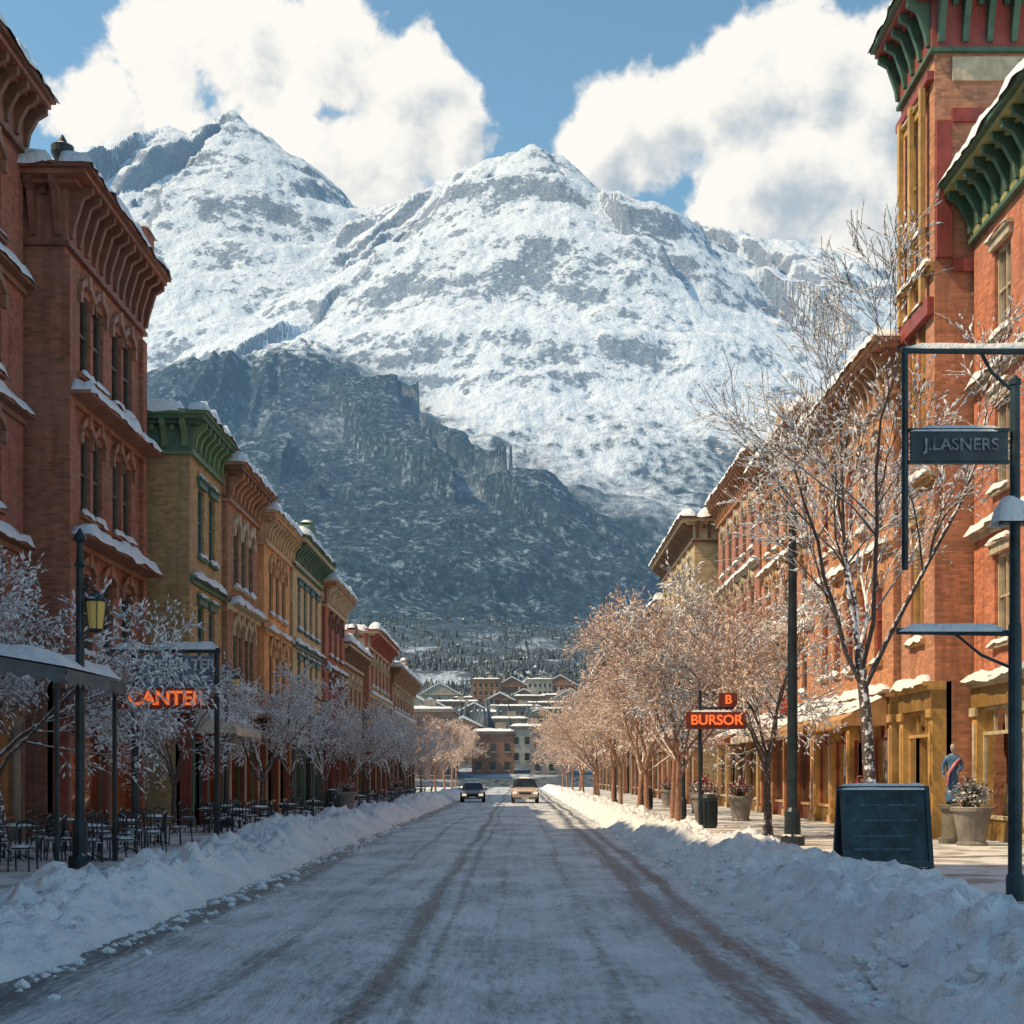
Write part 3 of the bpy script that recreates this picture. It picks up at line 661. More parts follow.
# ------------------------------------------------------------ trees
M_BARK=surf('bark_frosted',(.10,.08,.078),.9,var=.4,ns=8,snow=.84,obj=True,sn_amp=1.7)
M_BARKW=surf('bark_sunlit',(.34,.19,.13),.9,var=.35,ns=8,snow=.66,obj=True,sn_amp=1.6)  # warm sunlight put into the bark colour, for the sunlit trees
M_FROST=surf('frost_clumps',(.80,.82,.85),.8,var=.08,obj=True)
M_FROSTW=surf('frost_sunlit',(.78,.62,.52),.8,var=.2,obj=True)  # the same frost with orange-pink sunlight put into its colour
def make_tree(seed,h,counts=(6,7,6,5),spread=1.,trunk=.26,r0=.16,clump=.5,csz=.03,lean=0):
    rg=random.Random(seed); V=[];Fc=[];CV=[];CF=[]
    lens=[trunk*h,.50*h,.25*h,.125*h,.065*h]; ks=[9,6,4,3,3]; segs=[6,6,4,3,2]
    def rod(p,q,r):
        d=(q-p); L=d.length
        if L<1e-4: return
        d/=L; a=d.cross(Vector((.3,.2,1))).normalized(); b=d.cross(a); c=p.lerp(q,rg.uniform(.3,.7))+Vector((0,0,r*.5)); hl=min(L*.5,r*rg.uniform(1.5,4))
        o=len(CV)
        for w in(d*hl,-d*hl,a*r,-a*r,b*r,-b*r): CV.append(c+w*rg.uniform(.7,1.2))
        for f in((0,2,4),(2,1,4),(1,3,4),(3,0,4),(2,0,5),(1,2,5),(3,1,5),(0,3,5)): CF.append(tuple(x+o for x in f))
    def grow(p,d,L,r,lv):
        n=segs[lv]; pts=[p.copy()];rad=[r*(1.5 if lv==0 else 1)]; q=p.copy(); dd=d.copy()
        endr=r*(.62 if lv==0 else .35)
        for i in range(n):
            j=.05 if lv==0 else .17
            dd=dd+Vector((rg.gauss(0,j)+(lean if lv==0 else 0),rg.gauss(0,j),rg.gauss(0,j*.6)+(.05 if lv<3 else .0))); dd.normalize()
            q=q+dd*(L/n); pts.append(q.copy()); rad.append(max(.0065,r+(endr-r)*(i+1)/n))
        tube(V,Fc,pts,rad,ks[lv],cap=False)
        if lv>=1:
            for i in range(n):
                if rg.random()<clump and (lv>1 or abs((pts[i+1]-pts[i]).normalized().z)<.85): rod(pts[i]+Vector((0,0,rad[i]*.8)),pts[i+1]+Vector((0,0,rad[i+1]*.8)),max(csz*rg.uniform(.4,1.1),rad[i]*.8))
        if lv==4: return
        nc=counts[lv]
        for c in range(nc):
            if lv==0: t=rg.uniform(.72,1.0) if c else 1.
            else: t=rg.uniform(.28,1.)
            i=min(n-1,int(t*n)); f=t*n-i; pp=pts[i].lerp(pts[i+1],min(1,f)); ax=(pts[i+1]-pts[i]).normalized()
            az=rg.uniform(0,6.283) if lv else c*2.4+rg.uniform(-.3,.3)
            a=ax.cross(Vector((math.cos(az),math.sin(az),.13))).normalized()
            an=(rg.uniform(.35,.75) if lv==0 else rg.uniform(.45,1.0))*spread
            if lv==0 and c==0: an=.12
            nd=(ax*math.cos(an)+a*math.sin(an)).normalized()
            rr=rad[min(i+1,n)]*(.62 if lv==0 else .6)
            grow(pp,nd,lens[lv+1]*rg.uniform(.65,1.15)*(1-.35*t if lv else 1),max(.007,rr),lv+1)
    grow(Vector((0,0,-.1)),Vector((0,0,1)),lens[0],r0,0)
    return V,Fc,CV,CF
TM={}
def tree(name,key,loc,rz,sc,warm=False):
    kk=(key,warm)
    if kk not in TM:
        a=TREES[key]; m1=bpy.data.meshes.new('trunk_and_branches'); m1.from_pydata(a[0],[],a[1]); m1.materials.append(M_BARKW if warm else M_BARK)
        m1.polygons.foreach_set('use_smooth',[True]*len(m1.polygons))
        m2=bpy.data.meshes.new('frost'); m2.from_pydata(a[2],[],a[3]); m2.materials.append(M_FROSTW if warm else M_FROST); TM[kk]=(m1,m2)
    e=bpy.data.objects.new(name,None); COL.objects.link(e); e.location=loc; e.rotation_euler=(0,0,rz); e.scale=(sc,sc,sc)
    for nm,m in zip(('trunk_and_branches','frost'),TM[kk]):
        o=bpy.data.objects.new(nm,m); COL.objects.link(o); o.parent=e
TREES={'a':make_tree(1,9,counts=(7,8,6,6),r0=.12,clump=.8,csz=.034),'b':make_tree(2,9,counts=(7,7,6,6),spread=.9,r0=.12,clump=.8,csz=.034),'c':make_tree(5,9,counts=(7,8,6,6),spread=1.05,r0=.12,csz=.038,clump=.9),
       'big':make_tree(8,14.6,counts=(6,8,7,5),spread=.75,trunk=.34,r0=.17,csz=.034,clump=.75,lean=-.015),
       'near':make_tree(12,11,counts=(7,8,7,6),spread=1.15,trunk=.25,r0=.14,clump=.92,csz=.037)}
rg=random.Random(3)
tree('bare_tree','big',(7.9,31,.14),.6,1)
tree('bare_tree','near',(7.6,43,.14),2.0,1.0)
tree('bare_tree','a',(4.75,42,.1),1.0,1.05,True)
for i,(x,y,s) in enumerate([(5.5,50,1.1),(5.3,58,1.08),(5.6,66,1.1),(5.3,74,1.0),(5.5,83,1.05),(5.3,93,1.05),(5.5,104,1.05),(5.3,116,1.05),(5.5,129,1.0),(5.4,143,1.),(5.4,158,1.),(5.4,175,1.)]):
    tree('bare_tree','abc'[i%3],(x,y,.14),rg.uniform(0,6),s*rg.uniform(.93,1.08),True)
tree('bare_tree','near',(-11.6,31.5,.14),.4,.92)
tree('bare_tree','near',(-10.9,44,.14),2.6,.72)
for i,(x,y,s) in enumerate([(-10.4,56,.88),(-10.3,63,.82),(-10.0,71,.82),(-9.8,80,.85),(-9.7,90,.85),(-9.4,101,.85),(-9.2,113,.9),(-9.,127,.95),(-8.6,143,1.05),(-8.5,158,1.15),(-8.5,175,1.2),(-9,195,1.3)]):
    tree('bare_tree','cab'[i%3],(x,y,.14),rg.uniform(0,6),s,i>6)
# ------------------------------------------------------------ street furniture
def lamp(loc,h,lant=True,side=1,fat=1.):
    mb=MB(); mtube(mb,'post',[(0,0,0),(0,0,.25),(0,0,.3),(0,0,.9),(0,0,1.0),(0,0,h*.6),(0,0,h-.5),(0,0,h-.45),(0,0,h-.35),(0,0,h)],[q*fat for q in(.19,.19,.13,.12,.085,.075,.06,.1,.06,.05)],12)
    mtube(mb,'finial',[(0,0,h),(0,0,h+.06),(0,0,h+.14),(0,0,h+.3)],[.05*fat,.11*fat,.09*fat,.01],10)
    if lant:
        z=4.9; x=.32*side
        mtube(mb,'bracket',[(0,0,z+.55),(x*.5,0,z+.75),(x,0,z+.6)],.025,6)
        mtube(mb,'lantern_cap',[(x,0,z+.42),(x,0,z+.47),(x,0,z+.6),(x,0,z+.66)],[.22,.22,.07,.03],8)
        mtube(mb,'lantern_glass',[(x,0,z-.12),(x,0,z+.42)],[.13,.19],8)
        mtube(mb,'lantern_base',[(x,0,z-.2),(x,0,z-.12)],[.07,.15],8)
        for k in range(4):
            a=k*math.pi/2+.4; mtube(mb,'lantern_ribs',[(x+math.cos(a)*.14,math.sin(a)*.14,z-.12),(x+math.cos(a)*.2,math.sin(a)*.2,z+.42)],.014,4)
    e=mb.build('street_lamp',dict(post=M_IRON,finial=M_IRON,bracket=M_IRON,lantern_cap=M_IRON,lantern_glass=M_LAMP,lantern_base=M_IRON,lantern_ribs=M_IRON),loc=loc); return e
lamp((PX(80,28),28,.14),6.5,fat=1.2)
e=lamp((7.2,37,.14),8.6,False,fat=1.7)
l3=lamp((-10.6,50.5,.14),5.6,True); 
for (x,y) in((-9.9,66),(-9.6,86),(-9.2,108)): instance(l3,(x,y,.14))
l4=lamp((6.3,54,.14),6.0,True,-1)
for (x,y) in((6.1,70),(6.1,90),(6.1,112)): instance(l4,(x,y,.14))
def text(parent,body,size,loc,mat,ext=.02,name='lettering'):
    c=bpy.data.curves.new(name,'FONT'); c.body=body; c.size=size; c.extrude=ext; c.offset=size*.02; c.align_x='CENTER'; c.align_y='CENTER'; c.materials.append(mat)
    o=bpy.data.objects.new(name,c); COL.objects.link(o); o.rotation_euler=(math.pi/2,0,0); o.location=loc; o.parent=parent; return o
M_BOARD=surf('sign_board_blue',(.05,.07,.09),.6,snow=.3); M_WHITE=surf('white_letters',(.6,.62,.64),.6,var=.3,ns=6)
Z=40; mb=MB(); xa=PX(135,Z); xb=PX(217,Z)
mtube(mb,'post',[(xa,Z,.14),(xa,Z,.5),(xa,Z,PZ(648,Z))],[.16,.12,.10],10); mtube(mb,'post',[(xb,Z,.14),(xb,Z,PZ(650,Z))],.08,8)
box(mb,'beam',WF,xa-.7,xb+.1,Z-.07,Z+.07,PZ(653,Z),PZ(648,Z)); snowcap(mb,WF,xa-.7,xb+.1,Z-.1,Z+.1,PZ(648,Z),.2)
box(mb,'board',WF,xa+.15,xb-.1,Z-.06,Z+.06,PZ(687,Z),PZ(656,Z)); box(mb,'neon_box',WF,xa-.5,xb-.05,Z-.12,Z+.08,PZ(709,Z),PZ(688,Z))
snowcap(mb,WF,xa-.5,xa+.1,Z-.12,Z+.08,PZ(688,Z),.12)
e=mb.build('cafe_sign',dict(post=M_IRON,beam=M_IRON,board=surf('sign_board_frost',(.13,.19,.27),.6,var=.6,ns=5),neon_box=surf('sign_box_red',(.22,.04,.02),.5),snow=M_SNOW),SMOOTH)
text(e,'THE SLATER',.40,((xa+xb)/2+.05,Z-.09,PZ(665,Z)),M_WHITE); text(e,'HOUSE',.34,((xa+xb)/2+.05,Z-.09,PZ(680,Z)),M_WHITE)
text(e,'CANTER',.56,((xa+xb)/2-.25,Z-.15,PZ(699,Z)),M_NEON,.03)
Z=38.5; mb=MB(); xa=PX(686,Z); xb=PX(746,Z)
mtube(mb,'post',[(xa+.4,Z+.1,.14),(xa+.4,Z+.1,PZ(690,Z))],.05,8); box(mb,'arm',WF,xa+.35,xb+.2,Z+.04,Z+.1,PZ(709,Z),PZ(707,Z))
box(mb,'neon_box',WF,xa,xb,Z-.1,Z+.04,PZ(729,Z),PZ(712,Z)); box(mb,'small_box',WF,xa+.9,xa+1.4,Z-.08,Z+.03,PZ(707,Z),PZ(693,Z))
snowcap(mb,WF,xa,xb,Z-.1,Z+.04,PZ(712,Z),.07)
e=mb.build('neon_shop_sign',dict(post=M_IRON,arm=M_IRON,neon_box=surf('sign_box_red',(.22,.04,.02)),small_box=surf('sign_box_red',(.22,.04,.02)),snow=M_SNOW),SMOOTH)
text(e,'BURSOR',.38,((xa+xb)/2,Z-.13,PZ(720.5,Z)),M_NEON,.03); text(e,'B',.34,(xa+1.15,Z-.11,PZ(700,Z)),M_NEON,.03)
Z=20.7; mb=MB(); x0=PX(905,Z); x1=PX(1015,Z)
mtube(mb,'post',[(x1,Z,.1),(x1,Z,.5),(x1,Z,.55),(x1,Z,4.2),(x1,Z,4.25),(x1,Z,PZ(385,Z))],[.13,.13,.10,.095,.08,.07],12)
mtube(mb,'finial',[(x1,Z,PZ(385,Z)),(x1,Z,PZ(380,Z)),(x1,Z,PZ(375,Z))],[.09,.09,.02],8)
mtube(mb,'beam',[(x0-.05,Z,PZ(350,Z)),(x1+1.6,Z,PZ(352,Z))],.055,8); mtube(mb,'hanger',[(x0,Z,PZ(352,Z)),(x0,Z,PZ(570,Z))],.05,8)
mtube(mb,'second_post',[(x1+1.5,Z,.1),(x1+1.5,Z,PZ(345,Z))],.08,8)
snowcap(mb,WF,x0-.05,x1+1.5,Z-.05,Z+.05,PZ(346,Z),.06)
box(mb,'board',WF,x0+.08,x1-.12,Z-.05,Z+.03,PZ(461,Z),PZ(432,Z)); box(mb,'board_edge',WF,x0+.05,x1-.1,Z-.06,Z+.04,PZ(432,Z),PZ(429,Z)); box(mb,'board_edge',WF,x0+.05,x1-.1,Z-.06,Z+.04,PZ(464,Z),PZ(461,Z))
snowcap(mb,WF,x0+.05,x1-.1,Z-.07,Z+.05,PZ(429,Z),.07)
mtube(mb,'lower_arm',[(x0-.12,Z,PZ(631,Z)),(x1,Z,PZ(633,Z))],.05,8); snowcap(mb,WF,x0-.12,x1-.1,Z-.06,Z+.06,PZ(628.5,Z),.07)
mtube(mb,'scroll',[(x1-.5,Z,PZ(352,Z)),(x1-.35,Z,PZ(372,Z)),(x1-.05,Z,PZ(390,Z))],.025,6)
mtube(mb,'scroll',[(x1-.9,Z,PZ(633,Z)),(x1-.5,Z,PZ(655,Z)),(x1-.05,Z,PZ(668,Z))],.025,6)
snowcap(mb,WF,x1-.32,x1+.25,Z-.22,Z+.22,PZ(520,Z),.5,.08)
box(mb,'bracket_plate',WF,x1-.2,x1+.2,Z-.12,Z+.12,PZ(524,Z),PZ(520,Z))
e=mb.build('hanging_street_sign',{**{k:M_TEAL for k in('post','finial','beam','hanger','second_post','board_edge','lower_arm','scroll','bracket_plate')},'board':M_BOARD,'snow':M_SNOW},SMOOTH)
text(e,'J.LASNERS',.25,((x0+x1)/2,Z-.07,PZ(446,Z)),surf('grey_letters',(.20,.22,.25),.6,var=.6,ns=7),.01)
def aboard(loc,rz):
    mb=MB(); w=.82
    for s in(-1,1):
        def q(x,y,z): return Vector((x,s*(.38-.30*z/1.7)+y,z))
        def slab(role,x0,x1,z0,z1,t0,t1):
            hexa(mb,role,[q(x0,t0,z0),q(x1,t0,z0),q(x1,t1,z0),q(x0,t1,z0),q(x0,t0,z1),q(x1,t0,z1),q(x1,t1,z1),q(x0,t1,z1)])
        slab('panel',-w+.07,w-.07,.28,1.58,-.02,.02)
        slab('frame',-w,-w+.08,.0,1.66,-.05,.05); slab('frame',w-.08,w,.0,1.66,-.05,.05)
        slab('frame',-w+.08,w-.08,.2,.30,-.045,.045); slab('frame',-w+.08,w-.08,1.56,1.66,-.045,.045)
        for z in(1.30,1.02,.74,.5): slab('chalk_lines',-w+.2,w-.2-.25*(z*7%1),z,z+.035,-.024,.024)
    box(mb,'shelf',WF,-w+.02,w-.02,-.28,.28,.10,.18)
    snowcap(mb,WF,-w,w,-.16,.16,1.64,.09,.12); snowcap(mb,WF,-w,w*.6,-.66,-.40,-.02,.2,.12)
    e=mb.build('sandwich_board',dict(panel=surf('board_panel_teal',(.012,.04,.058),.4,var=.8,ns=3,obj=True),frame=M_TEAL,chalk_lines=surf('chalk',(.06,.12,.15),.8,var=.6,ns=9,obj=True),shelf=M_TEAL,snow=M_SNOW),SMOOTH,loc); e.rotation_euler=(0,0,rz); return e
aboard((PX(884,25.5),25.6,.14),.06)
def planter(name,cols,seed,tall=.9):
    rg=random.Random(seed); mb=MB()
    mtube(mb,'pot',[(0,0,0),(0,0,.05),(0,0,.1),(0,0,.75),(0,0,.76),(0,0,.84),(0,0,.845),(0,0,.78)],[.32,.32,.28,.40,.45,.45,.37,.36],18)
    V,Fc=mb.get('stems')
    for i in range(70):
        a=rg.uniform(0,6.3); r=rg.uniform(.05,.5); h=rg.uniform(.25,tall)*(1.25-r)
        p=[Vector((math.cos(a)*.2*rg.random(),math.sin(a)*.2*rg.random(),.78)),Vector((math.cos(a)*r*.5,math.sin(a)*r*.5,.8+h*.6)),Vector((math.cos(a)*r,math.sin(a)*r,.8+h*rg.uniform(.6,1)))]
        tube(V,Fc,p,[.012,.009,.005],4)
        for k in range(18):
            c=p[1].lerp(p[2],rg.random())+Vector((rg.gauss(0,.06),rg.gauss(0,.06),rg.gauss(0,.05))); s=rg.uniform(.02,.06)
            d=Vector((rg.gauss(0,1),rg.gauss(0,1),rg.gauss(0,.6))).normalized()*s; b=Vector((rg.gauss(0,1),rg.gauss(0,1),rg.gauss(0,.6))).normalized()*s*.6
            mb.add(rg.choice(['leaves','flowers','flowers_b','snow_tufts','snow_tufts'] if c.z<1.2 else ['leaves','flowers','flowers','flowers_b']),[c-d,c+b,c+d,c-b],[(0,1,2,3)])
    return mb.build(name,dict(pot=surf('pot_stone',(.22,.20,.19),.8,snow=.15,obj=True),stems=surf('stem',(.06,.06,.03)),leaves=surf('leaves_dark',(.05,.08,.04),.7,obj=True),flowers=surf('flowers%d'%seed,cols[0],.7,obj=True),flowers_b=surf('flowers_b%d'%seed,cols[1],.7,obj=True),snow_tufts=M_SNOW))
p1=planter('potted_plant',((.42,.46,.52),(.30,.20,.22)),1,.75); p1.location=(PX(972,37),37,.14); p1.scale=(1.25,1.25,1.2)
p2=planter('potted_plant',((.55,.12,.16),(.6,.4,.35)),2,.7); p2.location=(PX(705,54),54,.14); p2.scale=(1.3,1.3,1.3)
for (x,y) in((8.9,56.5),(8.7,68),(8.5,80),(11.3,47),(-8.7,70),(-8.6,97)): instance(p2,(x,y,.14),x,1.2)
# robed figure statue on a plinth behind the pot
def statue(loc,rz):
    mb=MB(); box(mb,'plinth',WF,-.3,.3,-.3,.3,0,.95); box(mb,'plinth_cap',WF,-.36,.36,-.36,.36,.95,1.05); box(mb,'plinth_base',WF,-.38,.38,-.38,.38,-.02,.14)
    e=mb.build('statue',dict(plinth=surf('plinth_stone',(.3,.27,.22),.8),plinth_cap=surf('plinth_stone',(.3,.27,.22),.8),plinth_base=surf('plinth_stone',(.3,.27,.22),.8)),loc=loc); e.rotation_euler=(0,0,rz)
    def skin(name,vs,es,rs,mat,root=0,sub=2):
        me=bpy.data.meshes.new(name); me.from_pydata(vs,es,[]); o=bpy.data.objects.new(name,me); COL.objects.link(o); o.parent=e
        md=o.modifiers.new('skin','SKIN')
        if not me.skin_vertices: me.skin_vertices.new()
        for i,r in enumerate(rs):
            me.skin_vertices[0].data[i].radius=r if hasattr(r,'__len__') else (r,r)
            me.skin_vertices[0].data[i].use_root=(i==root)
        md.use_smooth_shade=True; s=o.modifiers.new('sub','SUBSURF'); s.levels=sub; s.render_levels=sub; me.materials.append(mat); return o
    blue=surf('statue_blue_glaze',(.07,.17,.33),.45,var=.4,ns=5,obj=True,snow=.12); pink=surf('statue_pink_glaze',(.45,.18,.20),.5,var=.3,ns=5,obj=True); skinc=surf('statue_ivory',(.45,.36,.29),.6,var=.1,obj=True)
    z=1.05
    V=[(0,0,z+.85),(0,0,z+.45),(0,0,z+.02),(0,0,z+1.08),(0,0,z+1.28),(0,-.01,z+1.40),
       (.17,0,z+1.27),(.24,-.05,z+1.03),(.12,-.22,z+.90),(-.17,0,z+1.27),(-.27,.02,z+1.02),(-.25,-.10,z+.80)]
    E=[(0,1),(1,2),(0,3),(3,4),(4,5),(4,6),(6,7),(7,8),(4,9),(9,10),(10,11)]
    R=[(.15,.12),(.18,.16),(.25,.22),(.15,.11),(.14,.09),.055,.07,.055,.05,.07,.055,.05]
    skin('robed_body',V,E,R,blue)
    skin('head',[(0,-.01,z+1.40),(0,-.015,z+1.50),(0,-.02,z+1.60),(0,-.01,z+1.67),(0,-.115,z+1.535)],[(0,1),(1,2),(2,3),(1,4)],[.05,(.085,.10),(.085,.105),(.05,.06),.018],skinc)
    skin('hair',[(0,.05,z+1.66),(0,.085,z+1.56),(0,.07,z+1.42)],[(0,1),(1,2)],[.075,.075,.05],surf('statue_hair',(.12,.07,.05),.7,obj=True))
    skin('shawl',[(.20,-.02,z+1.28),(.05,-.13,z+1.12),(-.12,-.15,z+.86),(-.16,-.16,z+.5)],[(0,1),(1,2),(2,3)],[(.06,.04),(.07,.04),(.08,.04),(.06,.03)],pink)
    for s,(hx,hy,hz) in((1,(.12,-.22,z+.90)),(-1,(-.25,-.10,z+.80))):
        vs=[(hx,hy,hz),(hx-.01*s,hy-.04,hz-.02)];es=[(0,1)];rs=[.03,.032]
        for k in range(4):
            a=(k-1.5)*.016; b=len(vs); L=.035+.006*(k in(1,2)); vs+=[(hx+a,hy-.04-L,hz-.035),(hx+a,hy-.04-L*1.3,hz-.07)]; es+=[(1,b),(b,b+1)]; rs+=[.009,.007]
        b=len(vs); vs+=[(hx+.04*s,hy-.04,hz-.01),(hx+.05*s,hy-.065,hz-.025)]; es+=[(1,b),(b,b+1)]; rs+=[.010,.008]
        skin('hand',vs,es,rs,skinc,sub=1)
statue((PX(953,38.3),38.3,.14),-.3)
def flag(loc,side,c1,c2):
    mb=MB(); mtube(mb,'pole',[(0,0,0),(side*1.6,0,1.1)],.03,8); mtube(mb,'pole_tip',[(side*1.6,0,1.1),(side*1.68,0,1.16)],[.06,.02],8)
    for role,t0,t1 in(('stripe_a',.25,.5),('stripe_b',.5,.75),('stripe_c',.75,1.0)):
        vs=[];fs=[]
        for i in range(5):
            for j in range(8):
                t=t0+(t1-t0)*i/4; vs.append(Vector((side*1.6*t,.09*math.sin(t*14+j*.7),1.1*t-j*.17)))
        for i in range(4):
            for j in range(7): fs.append((i*8+j,(i+1)*8+j,(i+1)*8+j+1,i*8+j+1))
        mb.add(role,vs,fs)
    a=surf('flag_red',(.45,.06,.05),.8,obj=True); b=surf('flag_white',(.6,.58,.55),.8,obj=True)
    mb.build('flag',dict(pole=M_IRON,pole_tip=M_IRON,stripe_a=a,stripe_b=b,stripe_c=a),('stripe_a','stripe_b','stripe_c'),loc)
flag((11.9,60,5.2),-1,0,0); flag((11.8,76,5.2),-1,0,0); flag((-11.0,73,5.2),1,0,0)
def chair():
    mb=MB()
    for x in(-.2,.2):
        mtube(mb,'legs',[(x,-.2,0),(x*.95,-.2,.45)],.018,6); mtube(mb,'legs',[(x*1.05,.25,0),(x,.2,.45),(x,.26,.92)],.018,6)
    mtube(mb,'seat',[(0,0,.44),(0,0,.47)],[.24,.24],14); mtube(mb,'backrest',[(-.2,.26,.9),(0,.28,.98),(.2,.26,.9)],.02,6)
    for x in(-.1,0,.1): mtube(mb,'backrest',[(x,.2,.47),(x,.27,.95)],.013,5)
    for x in(-.2,.2): mtube(mb,'armrest',[(x,.22,.66),(x*1.15,0,.68),(x,-.18,.46)],.015,5)
    snowcap(mb,WF,-.2,.2,-.2,.2,.47,.06,.12)
    return mb.build('cafe_chair',dict(legs=M_IRON,seat=M_IRON,backrest=M_IRON,armrest=M_IRON,snow=M_SNOW),SMOOTH)
def table():
    mb=MB(); mtube(mb,'top',[(0,0,.72),(0,0,.75)],[.42,.42],20); mtube(mb,'pedestal',[(0,0,.02),(0,0,.72)],.03,8)
    for a in(0,1.57,3.14,4.71): mtube(mb,'feet',[(0,0,.12),(math.cos(a)*.3,math.sin(a)*.3,.01)],.018,5)
    snowcap(mb,WF,-.30,.30,-.30,.30,.75,.07,.12)
    return mb.build('cafe_table',dict(top=M_IRON,pedestal=M_IRON,feet=M_IRON,snow=M_SNOW),SMOOTH)
c0=chair(); c0.location=(-9.6,27,.14); t0=table(); t0.location=(-10.4,27.2,.14)
rg=random.Random(12)
for (x,y) in((-9.3,30.5),(-10.9,30.5),(-9.6,34),(-11.2,34.5),(-9.7,37.5),(-8.9,44.5),(-10.2,46),(-9.,48.5),(-10.4,50),(-8.8,53),(-8.7,59),(-8.6,75),(-8.5,82),(-8.3,90),(-8.2,97),(-8.0,104),(-8,112)):
    instance(t0,(x,y,.14),rg.random())
    for k in range(4):
        a=rg.uniform(-.4,.4)+k*1.57; instance(c0,(x+math.cos(a)*.7,y+math.sin(a)*.7,.14),a-math.pi/2+rg.uniform(-.3,.3))
mb=MB(); cf=Fr((-14.2,26.5,0),(0,1,0),(1,0,0))
prism(mb,'canopy',cf,[(0.05,4.9),(5.6,3.95),(5.6,4.02),(0.05,5.0)],0,4)
for i in range(12):
    a=4*i/12;b=4*(i+1)/12; P=cf.p; mb.add('valance',[P(a,5.62,4.0),P(b,5.62,4.0),P(b,5.62,3.78),P((a+b)/2,5.62,3.68),P(a,5.62,3.78)],[(0,1,2,3,4)])
for i in range(16):
    a=5.6*i/16;b=5.6*(i+1)/16; P=cf.p; za=4.95-a*.168;zb=4.95-b*.168; mb.add('valance',[P(-.02,a,za),P(-.02,b,zb),P(-.02,b,zb-.22),P(-.02,(a+b)/2,(za+zb)/2-.32),P(-.02,a,za-.22)],[(0,1,2,3,4)])
for u in(.1,3.9): mtube(mb,'post',[cf.p(u,5.4,.14),cf.p(u,5.4,4.0)],.05,8)
vs=[];fs=[]
for i in range(15):
    for j in range(19):
        u=4*i/14;n=5.6*j/18; e_=(0 if i in(0,14) or j in(0,18) else 1); q=cf.p(u,n,5.0-n*.172); vs.append(q+Vector((0,0,.02+e_*(.24+.16*mnoise.noise(q*1.3)))))
for i in range(14):
    for j in range(18): q=(i*19+j,(i+1)*19+j,(i+1)*19+j+1,i*19+j+1); fs.append(q[::-1])
mb.add('snow',vs,fs)
cg=surf('canvas_grey',(.12,.13,.14),.8)
mb.build('cafe_awning',dict(canopy=cg,valance=cg,post=M_IRON,snow=M_SNOW),SMOOTH)
mb=MB(); mtube(mb,'body',[(0,0,0),(0,0,.05),(0,0,.95),(0,0,1.0)],[.26,.28,.3,.33],16); mtube(mb,'lid',[(0,0,1.0),(0,0,1.05),(0,0,1.2),(0,0,1.25)],[.33,.33,.2,.05],16)
for k in range(12):
    a=k*math.pi/6; mtube(mb,'slats',[(math.cos(a)*.29,math.sin(a)*.29,.06),(math.cos(a)*.31,math.sin(a)*.31,.94)],.02,4)
bn=mb.build('litter_bin',dict(body=M_IRON,lid=M_IRON,slats=M_IRON),loc=(6.9,76,.14)); instance(bn,(6.6,49,.14)); instance(bn,(-8.3,62,.14))
